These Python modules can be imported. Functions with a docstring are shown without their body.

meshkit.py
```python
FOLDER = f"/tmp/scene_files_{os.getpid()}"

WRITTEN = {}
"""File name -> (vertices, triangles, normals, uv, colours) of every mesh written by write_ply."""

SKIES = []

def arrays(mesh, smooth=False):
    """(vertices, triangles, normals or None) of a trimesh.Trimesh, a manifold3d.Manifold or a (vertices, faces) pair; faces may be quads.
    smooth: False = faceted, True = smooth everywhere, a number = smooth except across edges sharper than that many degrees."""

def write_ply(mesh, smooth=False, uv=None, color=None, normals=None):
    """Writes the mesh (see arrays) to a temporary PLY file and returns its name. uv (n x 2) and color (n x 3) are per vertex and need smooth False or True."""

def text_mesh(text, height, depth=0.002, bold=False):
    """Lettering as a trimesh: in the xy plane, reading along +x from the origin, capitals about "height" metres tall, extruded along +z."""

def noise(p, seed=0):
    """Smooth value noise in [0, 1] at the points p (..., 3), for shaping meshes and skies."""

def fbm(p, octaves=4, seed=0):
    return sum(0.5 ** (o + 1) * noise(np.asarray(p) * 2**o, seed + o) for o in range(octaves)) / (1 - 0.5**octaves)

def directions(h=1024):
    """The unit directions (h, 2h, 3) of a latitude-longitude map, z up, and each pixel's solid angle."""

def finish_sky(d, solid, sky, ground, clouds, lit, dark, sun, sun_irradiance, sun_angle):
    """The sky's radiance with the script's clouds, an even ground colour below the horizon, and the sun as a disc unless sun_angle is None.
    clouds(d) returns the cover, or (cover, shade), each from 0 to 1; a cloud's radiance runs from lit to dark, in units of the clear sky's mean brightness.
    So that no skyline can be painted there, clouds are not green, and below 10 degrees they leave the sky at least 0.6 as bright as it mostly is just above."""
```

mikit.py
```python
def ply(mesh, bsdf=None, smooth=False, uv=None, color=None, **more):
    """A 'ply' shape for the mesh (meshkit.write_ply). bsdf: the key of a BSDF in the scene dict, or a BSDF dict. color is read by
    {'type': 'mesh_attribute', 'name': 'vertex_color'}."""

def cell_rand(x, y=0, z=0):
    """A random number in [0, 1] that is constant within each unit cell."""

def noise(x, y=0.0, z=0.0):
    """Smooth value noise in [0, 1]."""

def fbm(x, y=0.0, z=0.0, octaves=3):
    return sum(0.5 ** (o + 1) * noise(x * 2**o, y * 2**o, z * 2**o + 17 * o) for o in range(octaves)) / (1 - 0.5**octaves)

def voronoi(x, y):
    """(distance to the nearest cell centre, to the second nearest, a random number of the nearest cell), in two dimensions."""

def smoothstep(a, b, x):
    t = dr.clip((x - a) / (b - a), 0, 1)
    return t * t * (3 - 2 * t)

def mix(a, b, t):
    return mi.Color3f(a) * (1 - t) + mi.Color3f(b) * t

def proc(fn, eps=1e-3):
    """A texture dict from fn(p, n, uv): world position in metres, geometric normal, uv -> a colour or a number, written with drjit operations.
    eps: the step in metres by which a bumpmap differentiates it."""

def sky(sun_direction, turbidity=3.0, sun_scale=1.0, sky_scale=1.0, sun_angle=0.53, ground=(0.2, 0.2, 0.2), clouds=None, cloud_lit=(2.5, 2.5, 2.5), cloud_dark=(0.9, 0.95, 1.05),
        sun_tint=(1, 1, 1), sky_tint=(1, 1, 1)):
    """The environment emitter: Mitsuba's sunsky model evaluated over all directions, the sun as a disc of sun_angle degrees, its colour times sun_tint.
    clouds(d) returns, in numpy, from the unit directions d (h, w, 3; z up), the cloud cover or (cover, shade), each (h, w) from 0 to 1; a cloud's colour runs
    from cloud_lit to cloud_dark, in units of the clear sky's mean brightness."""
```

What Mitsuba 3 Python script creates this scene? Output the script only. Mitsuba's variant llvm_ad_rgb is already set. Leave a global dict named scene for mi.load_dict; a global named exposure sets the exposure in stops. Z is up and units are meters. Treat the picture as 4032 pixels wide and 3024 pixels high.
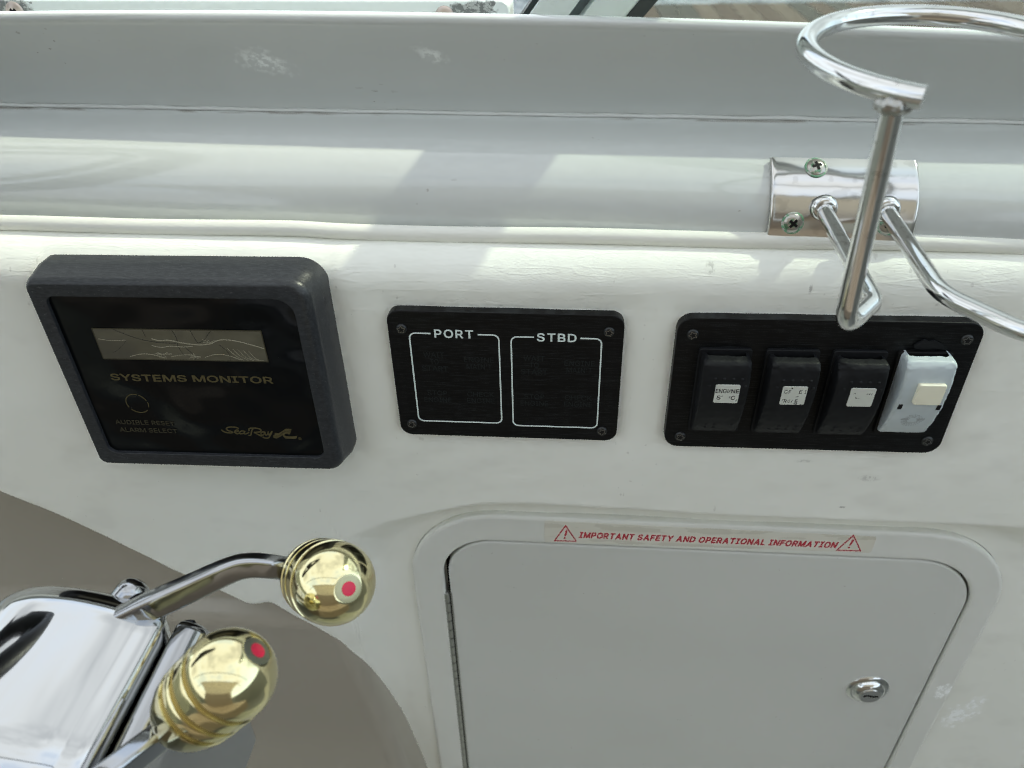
import math, numpy as np, trimesh, shapely, drjit as dr, mitsuba as mi, mikit, meshkit
from shapely.geometry import Polygon, LineString, Point
from mikit import noise, fbm, smoothstep, mix, proc

T4 = mi.ScalarTransform4f
# ------------------------------------------------------------------ camera, sky, exposure
CAM = [0.02186502, -0.28073885, 0.19933042]
FWD = [-0.06337687, 0.81373581, -0.57776933]
UP = [-0.02014196, 0.57777231, 0.81594942]
SUN = (0.8, 0.28, 1.0)
exposure = 3.2
rng = np.random.default_rng(7)


def clouds(d):
    n = meshkit.fbm(d * np.array([2.0, 2.0, 3.2]) + 4.3, 5, seed=3)
    cover = 0.55 + 0.45 * np.clip((n - 0.36) / 0.2, 0, 1)          # thin bright haze with thicker drifts
    return cover, np.clip((n - 0.42) * 4.0, 0, 1)


scene = {
    'camera': {'type': 'thinlens', 'fov': 67.38, 'fov_axis': 'x', 'aperture_radius': 0.0011, 'focus_distance': 0.345,
               'near_clip': 0.01, 'far_clip': 500.0,
               'to_world': T4().look_at(origin=CAM, target=[CAM[i] + FWD[i] for i in range(3)], up=UP)},
    'sky': mikit.sky(SUN, turbidity=3, sun_scale=0.25, sky_scale=1.0, sun_angle=1.0, ground=(0.22, 0.22, 0.2), clouds=clouds,
                     cloud_lit=(1.86, 1.92, 1.9), cloud_dark=(1.0, 1.05, 1.07), sun_tint=(0.80, 1.0, 1.0), sky_tint=(0.94, 1.055, 1.0)),
}
labels = {}


# ------------------------------------------------------------------ helpers (millimetres in, metres out)
def tag(key, label=None, category=None, group=None, kind=None):
    e = {}
    if label: e['label'] = label
    if category: e['category'] = category
    if group: e['group'] = group
    if kind: e['kind'] = kind
    labels[key] = e


def free(key):
    if key not in scene and key not in used: return key
    n = 1
    while f'{key}_{n:03d}' in scene or f'{key}_{n:03d}' in used: n += 1
    return f'{key}_{n:03d}'


used = set()


def add(key, mesh, mat, smooth=35, mm=True):
    key = free(key)
    used.add(key)
    if isinstance(mesh, list): mesh = trimesh.util.concatenate(mesh)
    m = mesh.copy()
    if mm: m.apply_scale(0.001)
    scene[key] = mikit.ply(m, mat, smooth=smooth)
    return key


def grid(P, flip=False, wrap=False):
    """P (n, m, 3): a sheet of quads"""
    n, m = P.shape[:2]
    i, j = np.meshgrid(np.arange(n - 1), np.arange(m if wrap else m - 1), indexing='ij')
    k = (j + 1) % m
    f = np.stack([i * m + j, i * m + k, (i + 1) * m + k, (i + 1) * m + j], -1).reshape(-1, 4)
    f = np.vstack([f[:, [0, 1, 2]], f[:, [0, 2, 3]]])
    if flip: f = f[:, ::-1]
    return trimesh.Trimesh(P.reshape(-1, 3), f, process=False)


def cap(ring, flip=False):
    r = np.asarray(ring, float)
    n = len(r)
    v = np.vstack([r, r.mean(0)])
    f = np.array([[i, (i + 1) % n, n] for i in range(n)])
    return trimesh.Trimesh(v, f[:, ::-1] if flip else f, process=False)


def loft(rings, c0=True, c1=True):
    """closed rings of equal count joined one to the next; ends closed by fans"""
    parts = [grid(np.array(rings), wrap=True)]
    if c0: parts.append(cap(rings[0], True))
    if c1: parts.append(cap(rings[-1]))
    m = trimesh.util.concatenate(parts)
    m.merge_vertices()
    m.fix_normals()
    return m


def rrect(x0, x1, z0, z1, r, n=8):
    """rounded rectangle, counter-clockwise in (x, z); r = one radius or (bl, br, tr, tl)"""
    r = [r] * 4 if np.isscalar(r) else r
    out = []
    for (cx, cz, q, a) in ((x0, z0, r[0], 180), (x1, z0, r[1], 270), (x1, z1, r[2], 0), (x0, z1, r[3], 90)):
        sx = cx + q if cx == x0 else cx - q
        sz = cz + q if cz == z0 else cz - q
        for t in np.linspace(a, a + 90, n):
            out.append((sx + q * math.cos(math.radians(t)), sz + q * math.sin(math.radians(t))))
    return np.array(out)


def at_y(p, y, shear=0.0):
    p = np.asarray(p, float)
    return np.c_[p[:, 0], np.full(len(p), y), p[:, 1] + shear * p[:, 0]]


def slab(rect, r, y0, y1, bevel=0.6, shear=0.0, n=8, steps=3):
    """rounded-rectangle plate: back at y0, front (towards the viewer) at y1 < y0, rounded front edge"""
    x0, x1, z0, z1 = rect
    rings = [at_y(rrect(x0, x1, z0, z1, r, n), y0, shear)]
    for k in range(steps + 1):
        a = k / steps * math.pi / 2
        d = bevel * (1 - math.cos(a))
        rr = np.maximum(np.array([r] * 4 if np.isscalar(r) else r, float) - d, 0.05)
        rings.append(at_y(rrect(x0 + d, x1 - d, z0 + d, z1 - d, list(rr), n), y1 + bevel * (1 - math.sin(a)), shear))
    return loft(rings)


def ring_frame(sections, shear=0.0, n=10):
    """sections: (x0, x1, z0, z1, radii, y) round a closed cross-section"""
    rings = [at_y(rrect(*s[:5], n), s[5], shear) for s in sections]
    m = grid(np.array(rings + rings[:1]), wrap=True)
    m.merge_vertices()
    m.fix_normals()
    return m


def catmull(pts, n=8):
    p = np.asarray(pts, float)
    p = np.vstack([2 * p[0] - p[1], p, 2 * p[-1] - p[-2]])
    out = []
    for i in range(1, len(p) - 2):
        for t in np.linspace(0, 1, n, endpoint=False):
            out.append(0.5 * (2 * p[i] + (p[i + 1] - p[i - 1]) * t + (2 * p[i - 1] - 5 * p[i] + 4 * p[i + 1] - p[i + 2]) * t ** 2 + (3 * p[i] - p[i - 1] - 3 * p[i + 1] + p[i + 2]) * t ** 3))
    return np.array(out + [p[-2]])


def bent(pts, rad, n=7):
    """polyline with rounded corners"""
    p = [np.asarray(q, float) for q in pts]
    out = [p[0]]
    for a, b, c, r in zip(p, p[1:], p[2:], rad if not np.isscalar(rad) else [rad] * (len(p) - 2)):
        u, v = (a - b) / np.linalg.norm(a - b), (c - b) / np.linalg.norm(c - b)
        half = math.acos(np.clip(u @ v, -1, 1)) / 2
        d = min(r / math.tan(half), 0.45 * np.linalg.norm(a - b), 0.45 * np.linalg.norm(c - b))
        s, e = b + u * d, b + v * d
        for t in np.linspace(0, 1, n):
            out.append((1 - t) ** 2 * s + 2 * t * (1 - t) * b + t * t * e)
    return np.array(out + [p[-1]])


def sweep(path, section, up=(0, 0, 1), scale=None, closed=False):
    """section (k, 2) carried along path without twisting; scale per point"""
    p = np.asarray(path, float)
    t = np.gradient(p, axis=0) if not closed else np.roll(p, -1, 0) - np.roll(p, 1, 0)
    t /= np.linalg.norm(t, axis=1, keepdims=True)
    a = np.asarray(up, float)
    rings = []
    for i in range(len(p)):
        a = a - t[i] * (a @ t[i])
        a /= np.linalg.norm(a)
        b = np.cross(t[i], a)
        s = section * (1 if scale is None else np.atleast_1d(scale[i]))
        rings.append(p[i] + s[:, :1] * b + s[:, 1:] * a)
    if closed:
        m = grid(np.array(rings + rings[:1]), wrap=True)
        m.merge_vertices(); m.fix_normals()
        return m
    return loft(rings)


def circle(r, k=20):
    a = np.arange(k) * 2 * np.pi / k
    return r * np.c_[np.cos(a), np.sin(a)]


def tube(path, r, k=20, **kw):
    return sweep(path, circle(r, k), **kw)


def lathe(profile, origin, axis, k=40):
    """profile (radius, height along the axis)"""
    w = np.asarray(axis, float) / np.linalg.norm(axis)
    u = np.cross(w, [0.3, 0.9, 0.2]); u /= np.linalg.norm(u)
    v = np.cross(w, u)
    a = np.arange(k) * 2 * np.pi / k
    rings = [np.asarray(origin) + h * w + r * (np.cos(a)[:, None] * u + np.sin(a)[:, None] * v) for r, h in profile]
    return loft(rings, profile[0][0] > 1e-4, profile[-1][0] > 1e-4)


def prism(poly, y_front, thick):
    """a shapely shape in (x, z) as a thin raised print facing the viewer"""
    out = []
    for g in getattr(poly, 'geoms', [poly]):
        if g.is_empty: continue
        m = trimesh.creation.extrude_polygon(g, thick, engine='earcut')
        v = m.vertices
        m.vertices = np.c_[v[:, 0], y_front + thick - v[:, 2], v[:, 1]]
        m.invert() if m.volume < 0 else None
        out.append(m)
    return trimesh.util.concatenate(out)


def words(s, x0, x1, z_base, height, y_front, thick=0.15, bold=False, shear=0.0, italic=0.0, spacing=0.0):
    """lettering from x0 to x1 facing the viewer"""
    if spacing:
        ms, x = [], 0.0
        for ch in s:
            if ch == ' ': x += 0.45; continue
            m = meshkit.text_mesh(ch, 1.0, 0.1, bold)
            w = m.bounds[1][0] - m.bounds[0][0]
            m.apply_translation([x - m.bounds[0][0], 0, 0]); ms.append(m); x += w + spacing
        m = trimesh.util.concatenate(ms)
    else:
        m = meshkit.text_mesh(s, 1.0, 0.1, bold)
    v = m.vertices.copy()
    hgt = 1.0
    v[:, 0] += italic * v[:, 1]
    lo, hi = v[:, 0].min(), v[:, 0].max()
    X = x0 + (v[:, 0] - lo) / (hi - lo) * (x1 - x0)
    m.vertices = np.c_[X, y_front + thick - v[:, 2] / 0.1 * thick, z_base + v[:, 1] * height / hgt + shear * (X - x0)]
    m.fix_normals()
    return m


def stroke(pts, w, smooth=6):
    return LineString(catmull(pts, smooth) if smooth else pts).buffer(w / 2, quad_segs=4)


# ------------------------------------------------------------------ materials
def P(name, color, rough=0.5, metallic=0.0, spec=0.5, bump=None, bscale=1.0, **kw):
    b = {'type': 'principled', 'base_color': color if isinstance(color, dict) else {'type': 'rgb', 'value': list(color)},
         'roughness': rough, 'metallic': metallic, 'specular': spec, **kw}
    if bump is not None:
        b = {'type': 'bumpmap', 'arbitrary': bump, 'scale': bscale, 'bsdf': b}
    scene[name] = {'type': 'twosided', 'bsdf': b}


def leather_h(p, n, uv):
    x, y, z = p.x * 1000, p.y * 1000, p.z * 1000
    w = fbm(x * 0.06, z * 0.06, y * 0.05, 2)
    a = fbm(x * 0.55 + 5 * w, z * 1.5 + y * 1.2 + 6 * w, 3.0, 3)
    crease = 1 - dr.abs(2 * a - 1)
    pores = noise(x * 1.6, z * 2.6, y * 2.6)
    long_ = 1 - dr.abs(2 * fbm(x * 0.05 + 2 * w, z * 0.22 + y * 0.2, 9.0, 2) - 1)
    return 0.50 * crease * crease + 0.22 * pores + 0.5 * smoothstep(0.86, 1.0, long_) * (0.4 + w)


def leather_c(p, n, uv):
    x, z = p.x * 1000, p.z * 1000
    c = mix((0.775, 0.785, 0.725), (0.81, 0.815, 0.765), fbm(x * 0.02, z * 0.03, 1.0, 3))
    grime = smoothstep(0.60, 0.9, fbm(x * 0.04, z * 0.06, 7.0, 4)) * 0.12
    smudge = smoothstep(0.80, 0.88, fbm(x * 0.35, z * 0.22, 11.0, 3)) * smoothstep(0.6, 0.75, noise(x * 0.02, z * 0.02, 5.0)) * 0.3
    c = mix(c, (0.36, 0.345, 0.31), dr.minimum(grime + smudge, 0.8))
    # scuffs left on the vinyl
    for cx, cz, rx, rz, k in ((82, 55, 2.5, 3.5, 0.35), (122.7, 47.5, 0.9, 2.6, 0.55), (170, -53, 6, 2.6, 0.30), (137.5, -43.5, 5, 1.2, 0.28), (161.5, -72.5, 2.4, 0.8, 0.5), (-120, -70, 0.5, 0.5, 0.7), (62, 12, 0.35, 0.5, 0.7)):
        e = smoothstep(1.1, 0.3, dr.sqrt(dr.square((x - cx) / rx) + dr.square((z - cz) / rz)))
        c = mix(c, (0.16, 0.155, 0.14), e * k * (0.25 + 0.75 * smoothstep(0.42, 0.6, fbm(x * 1.1, z * 0.8, 3.0, 2))))
    u, v = (x - 281 - 0.35 * (z + 262)) / 9.5, (z + 259) / 17          # caustic light patch beside the hatch, painted into the colour
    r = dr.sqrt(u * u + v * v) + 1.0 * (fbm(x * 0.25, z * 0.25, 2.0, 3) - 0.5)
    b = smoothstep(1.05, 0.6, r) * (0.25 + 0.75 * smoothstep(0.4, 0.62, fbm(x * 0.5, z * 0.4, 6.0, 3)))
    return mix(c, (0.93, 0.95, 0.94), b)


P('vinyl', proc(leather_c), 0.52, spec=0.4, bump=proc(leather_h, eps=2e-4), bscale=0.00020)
P('piping_vinyl', (0.70, 0.70, 0.645), 0.45, spec=0.4, bump=proc(leather_h, eps=2e-4), bscale=0.00012)


def gel_h(p, n, uv):
    return fbm(p.x * 18, p.y * 90, p.z * 90, 2)


def gel_c(p, n, uv):
    x, y, z = p.x * 1000, p.y * 1000, p.z * 1000
    c = mix((0.50, 0.52, 0.505), (0.53, 0.55, 0.535), fbm(x * 0.01, z * 0.05, y * 0.05, 3))
    # dirt in the joint where the upstand meets the ledge
    zz = z + 0.006 * x - (-2.2)
    seam = smoothstep(2.6, 0.4, dr.abs(zz - 97.9)) * smoothstep(3.5, 1.5, dr.abs(y + 0.045 * x - 79.0)) * smoothstep(0.5, 0.7, fbm(x * 0.06, zz * 0.8, 2.0, 3))
    specks = smoothstep(0.885, 0.92, noise(x * 0.42, z * 0.55, y * 0.55)) * smoothstep(0.62, 0.8, noise(x * 0.03, z * 0.04, y * 0.04 + 9))
    c = mix(c, (0.24, 0.22, 0.19), dr.minimum(seam * 0.7 + specks * 0.5, 0.85))

    # bright sun caustics on the upstand, painted into its colour
    def light_blotch(cx, cz, rx, rz, s):
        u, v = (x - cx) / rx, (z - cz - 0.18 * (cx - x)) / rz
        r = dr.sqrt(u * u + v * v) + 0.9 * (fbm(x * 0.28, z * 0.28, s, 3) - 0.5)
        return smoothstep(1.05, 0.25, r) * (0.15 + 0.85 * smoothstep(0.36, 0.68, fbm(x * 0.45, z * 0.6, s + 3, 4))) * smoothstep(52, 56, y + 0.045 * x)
    b = dr.maximum(light_blotch(-112, 122, 15, 6.5, 2.0), light_blotch(-36, 125.5, 8, 5, 5.0))
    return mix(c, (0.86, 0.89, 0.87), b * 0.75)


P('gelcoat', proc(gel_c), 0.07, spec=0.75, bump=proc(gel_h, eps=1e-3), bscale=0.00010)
P('caulk', (0.52, 0.53, 0.51), 0.4)


def hatch_c(p, n, uv):
    x, z = p.x * 1000, p.z * 1000
    c = mix((0.565, 0.575, 0.545), (0.605, 0.615, 0.585), fbm(x * 0.012, z * 0.02, 4.0, 3))
    s = smoothstep(0.985, 0.995, noise(x * 0.35, z * 0.35, 3.0)) * 0.4
    return mix(c, (0.3, 0.27, 0.23), s)


P('hatch_paint', proc(hatch_c), 0.34, spec=0.35, bump=proc(lambda p, n, uv: noise(p.x * 2200, p.z * 2200, 1.0), eps=2e-4), bscale=0.00003)


def trim_c(p, n, uv):
    x, z = p.x * 1000, p.z * 1000
    c = mix((0.66, 0.67, 0.63), (0.70, 0.705, 0.67), fbm(x * 0.02, z * 0.02, 4.0, 2))
    u, v = (x - 259) / 5.5, (z + 231) / 9  # blotch of reflected sunlight painted into the trim colour
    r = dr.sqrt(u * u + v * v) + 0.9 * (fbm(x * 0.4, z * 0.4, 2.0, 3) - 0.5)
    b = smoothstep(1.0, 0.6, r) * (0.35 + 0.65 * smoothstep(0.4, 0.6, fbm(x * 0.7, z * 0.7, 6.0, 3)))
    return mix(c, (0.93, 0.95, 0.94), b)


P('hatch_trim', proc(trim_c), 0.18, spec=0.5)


def con_c(p, n, uv):
    x, z = p.x * 1000, p.z * 1000
    return mix((0.315, 0.287, 0.237), (0.345, 0.317, 0.264), fbm(x * 0.015, z * 0.015, 2.0, 3))


P('console_gelcoat', proc(con_c), 0.12, spec=0.5, bump=proc(lambda p, n, uv: fbm(p.x * 25, p.y * 25, p.z * 25, 2), eps=1e-3), bscale=0.00012)


def brushed_c(p, n, uv):
    x, z = p.x * 1000, p.z * 1000
    s = noise(x * 0.16, z * 7.0, 1.0) * 0.6 + noise(x * 0.45 + 7, z * 14.0, 4.0) * 0.4
    return mix((0.0025, 0.0028, 0.0034), (0.016, 0.018, 0.0195), smoothstep(0.48, 0.92, s))


def brushed_h(p, n, uv):
    x, z = p.x * 1000, p.z * 1000
    return noise(x * 0.16, z * 7.0, 1.0) * 0.6 + noise(x * 0.45 + 7, z * 14.0, 4.0) * 0.4


P('brushed_black', proc(brushed_c), 0.36, spec=0.22, bump=proc(brushed_h, eps=5e-5), bscale=0.000012)


def bezel_c(p, n, uv):
    x, z = p.x * 1000, p.z * 1000
    s = fbm(x * 0.5, z * 1.6, p.y * 1600, 3)
    sp = smoothstep(0.86, 0.95, noise(x * 1.1, z * 2.6, p.y * 2000))
    return mix((0.018, 0.020, 0.0235), (0.030, 0.033, 0.038), smoothstep(0.3, 0.8, s)) + 0.03 * sp


P('bezel_plastic', proc(bezel_c), 0.34, spec=0.4, bump=proc(lambda p, n, uv: noise(p.x * 900, p.y * 2400, p.z * 2400), eps=1e-4), bscale=0.00003)


def film_h(p, n, uv):
    x, z = p.x * 1000, p.z * 1000
    return fbm(x * 0.035 + 3.1, z * 0.05 + 1.7, 2.0, 2)


P('screen_film', (0.002, 0.0026, 0.0034), 0.14, spec=0.22, bump=proc(film_h, eps=5e-4), bscale=0.0035)


def lcd_c(p, n, uv):
    x, z = p.x * 1000, p.z * 1000
    c = mix((0.075, 0.068, 0.045), (0.12, 0.11, 0.078), fbm(x * 0.09, z * 0.14, 2.0, 3))
    return mix(c, (0.05, 0.046, 0.038), smoothstep(0.46, 0.8, fbm(x * 0.06 + 3, z * 0.10, 6.0, 2)) * 0.6)


P('lcd', proc(lcd_c), 0.3, spec=0.4)
P('crack', (0.29, 0.27, 0.20), 0.3)
P('crack_dark', (0.02, 0.02, 0.017), 0.4)
P('gold_print', (0.072, 0.058, 0.024), 0.5, spec=0.3)
P('gold_faint', (0.042, 0.037, 0.022), 0.5, spec=0.3)
P('white_print', (0.62, 0.70, 0.68), 0.5)
P('dark_print', (0.014, 0.017, 0.017), 0.75, spec=0.1)
P('rubber_black', proc(lambda p, n, uv: mix((0.006, 0.0066, 0.0078), (0.012, 0.0128, 0.0145), fbm(p.x * 300, p.z * 300, p.y * 300, 3))), 0.5, spec=0.16,
  bump=proc(lambda p, n, uv: fbm(p.x * 420, p.y * 420, p.z * 300, 3), eps=2e-4), bscale=0.00022)
P('black_gap', (0.006, 0.006, 0.006), 0.6, spec=0.2)
P('lens_white', (0.55, 0.57, 0.52), 0.38, spec=0.4)
P('lens_cream', (0.76, 0.74, 0.60), 0.35, spec=0.4)
P('rocker_white', proc(lambda p, n, uv: mix((0.40, 0.46, 0.485), (0.50, 0.55, 0.57), fbm(p.x * 120, p.z * 120, 2.0, 3))), 0.38, spec=0.4,
  bump=proc(lambda p, n, uv: fbm(p.x * 300, p.y * 300, p.z * 300, 2), eps=3e-4), bscale=0.00012)
P('ink', (0.02, 0.02, 0.02), 0.5)
P('worn_grey', (0.30, 0.33, 0.34), 0.5)
P('black_screw', (0.035, 0.037, 0.038), 0.25, metallic=0.6)


def steel_c(p, n, uv):
    x, y, z = p.x * 1000, p.y * 1000, p.z * 1000
    s = smoothstep(0.60, 0.72, fbm(x * 0.22, z * 0.22, y * 0.22, 3)) * 0.35
    return mix((0.64, 0.63, 0.61), (0.40, 0.39, 0.37), s)


P('steel', proc(steel_c), 0.13, metallic=1.0, spec=0.5, bump=proc(lambda p, n, uv: fbm(p.x * 60, p.y * 60, p.z * 60, 3), eps=5e-4), bscale=0.0002)
P('chrome_rod', proc(lambda p, n, uv: mix((0.74, 0.745, 0.74), (0.56, 0.56, 0.55), smoothstep(0.62, 0.8, fbm(p.x * 500, p.y * 500, p.z * 500, 3)))), 0.07, metallic=1.0)
P('chrome', (0.58, 0.59, 0.60), 0.045, metallic=1.0, bump=proc(lambda p, n, uv: fbm(p.x * 30, p.y * 22, p.z * 30, 2), eps=1e-3), bscale=0.00035)
P('lever_chrome', (0.42, 0.43, 0.45), 0.09, metallic=1.0)
P('brass', (0.82, 0.745, 0.44), 0.085, metallic=1.0)
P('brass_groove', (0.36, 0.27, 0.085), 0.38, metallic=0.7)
P('red_button', (0.42, 0.008, 0.04), 0.3)
P('ring_pale', (0.36, 0.35, 0.235), 0.35, metallic=0.4)
P('ring_dark', (0.10, 0.10, 0.075), 0.35, metallic=0.4)


def verdigris_c(p, n, uv):
    x, y, z = p.x * 1000, p.y * 1000, p.z * 1000
    return mix((0.46, 0.44, 0.40), (0.10, 0.26, 0.15), smoothstep(0.50, 0.62, fbm(x * 0.55, z * 0.55, y * 0.55, 3)) * 0.85)


P('screw_steel', proc(verdigris_c), 0.22, metallic=0.75)
P('verdigris', proc(lambda p, n, uv: mix((0.42, 0.44, 0.40), (0.13, 0.30, 0.18), smoothstep(0.4, 0.6, fbm(p.x * 700, p.y * 700, p.z * 700, 3)))), 0.6)
P('hinge_steel', (0.40, 0.40, 0.38), 0.25, metallic=0.9)


def sticker_c(p, n, uv):
    x, z = p.x * 1000, p.z * 1000
    zz = z + 0.024 * x
    c = mix((0.63, 0.61, 0.53), (0.68, 0.665, 0.60), fbm(x * 0.05, z * 0.1, 3.0, 3))
    e = fbm(x * 0.07, z * 0.25, 8.0, 4)
    edge = smoothstep(0.54, 0.60, e) * smoothstep(5.0, 7.2, dr.abs(zz + 103.2) + 4 * e)
    return mix(c, (0.46, 0.435, 0.36), edge * 0.4)


P('sticker_film', proc(sticker_c), 0.3, spec=0.5)
P('red_print', (0.40, 0.015, 0.035), 0.45)


def paint_c(p, n, uv):
    x, z, y = p.x * 1000, p.z * 1000, p.y * 1000
    c = mix((0.70, 0.76, 0.75), (0.75, 0.80, 0.79), fbm(x * 0.02, z * 0.05, 2.0, 2))

    def spot(cx, cz, rx, rz):
        u, v = (x - cx) / rx, (z - cz) / rz
        return smoothstep(1.05, 0.75, dr.sqrt(u * u + v * v) + 1.1 * (fbm(x * 0.35, z * 0.5, 3.0, 4) - 0.5))
    b = dr.maximum(dr.maximum(spot(-240, 139, 11, 7), spot(-24, 135.0, 13, 5.5)), spot(-14, 138.8, 3, 2.0))
    g = mix((0.16, 0.17, 0.17), (0.40, 0.42, 0.41), smoothstep(0.45, 0.65, fbm(x * 0.8, z * 0.9, 5.0, 3)))
    return mix(c, g, b)


P('white_aluminium', proc(paint_c), 0.3, spec=0.5, bump=proc(lambda p, n, uv: fbm(p.x * 240, p.y * 240, p.z * 240, 3), eps=5e-4), bscale=0.0005)
P('gasket', (0.012, 0.018, 0.02), 0.4)
scene['glass'] = {'type': 'thindielectric', 'int_ior': 1.5, 'specular_transmittance': {'type': 'rgb', 'value': [0.86, 0.93, 0.91]}}
WOOD = []
for i, (a, b) in enumerate((((0.066, 0.042, 0.028), (0.045, 0.028, 0.019)), ((0.10, 0.074, 0.054), (0.066, 0.047, 0.033)), ((0.042, 0.039, 0.033), (0.03, 0.027, 0.023)))):
    P(f'dock_wood_{i}', proc(lambda p, n, uv, a=a, b=b: mix(a, b, fbm(p.x * 40, p.y * 1.3, p.z * 20, 3))), 0.8, spec=0.2)
    WOOD.append(f'dock_wood_{i}')
P('water_surface', (0.05, 0.075, 0.09), 0.12, spec=0.5, bump=proc(lambda p, n, uv: fbm(p.x * 1.7, p.y * 2.6, 1.0, 3), eps=0.02), bscale=0.12)
P('dark_green_paint', proc(lambda p, n, uv: mix((0.02, 0.035, 0.03), (0.06, 0.07, 0.055), fbm(p.x * 14, p.y * 14, p.z * 14, 3))), 0.6)
P('rope_white', (0.6, 0.58, 0.52), 0.8)
P('floor_gelcoat', (0.20, 0.21, 0.20), 0.5)
scene['canvas'] = {'type': 'principledthin', 'base_color': {'type': 'rgb', 'value': [0.56, 0.50, 0.43]}, 'roughness': 0.8, 'diff_trans': 0.9, 'spec_trans': 0.0}
P('seat_vinyl', (0.20, 0.16, 0.13), 0.5)

SL = -0.0155        # the cowl drops slightly towards the right


# ------------------------------------------------------------------ cowl: lip, upstand, ledge and bullnose
YAW = 0.045         # the cowl comes nearer towards the right


def cowl_dz(x, z):
    lipw = np.clip((z - 98) / 41, 0, 1)
    return lipw * (-0.0188 * x - 6.2e-5 * x * x) - (1 - lipw) * 0.0060 * x


prof = [(83, 112), (63, 134), (62, 140.1), (61, 141.3), (60, 141.7), (55.5, 141.7), (54.3, 141.3), (53.7, 140.4), (53.6, 138.7)]
prof += [(53.6 + 25.4 * t, 138.7 - 40.5 * t) for t in np.linspace(0.05, 1, 16)]
prof += [(79.2, 97.0), (78.0, 95.7), (75.5, 95.0), (71.0, 94.6), (64, 94.5), (56, 94.5)]
R_, YC, ZC = 27.0, 49.5, 67.5
prof += [(YC - R_ * math.sin(a), ZC + R_ * math.cos(a)) for a in np.radians(np.linspace(0, 90, 40))]
prof += [(22.5, z) for z in (66, 63, 60, 56)]
prof = np.array(prof)
xs = np.linspace(-520, 560, 271)
X, Yp = np.meshgrid(xs, prof[:, 0], indexing='ij')
Zp = np.broadcast_to(prof[:, 1], X.shape) + cowl_dz(X, np.broadcast_to(prof[:, 1], X.shape))
Yp = Yp - YAW * X - 0.012 * X * np.clip((Zp - 96) / 42, 0, 1)
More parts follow.
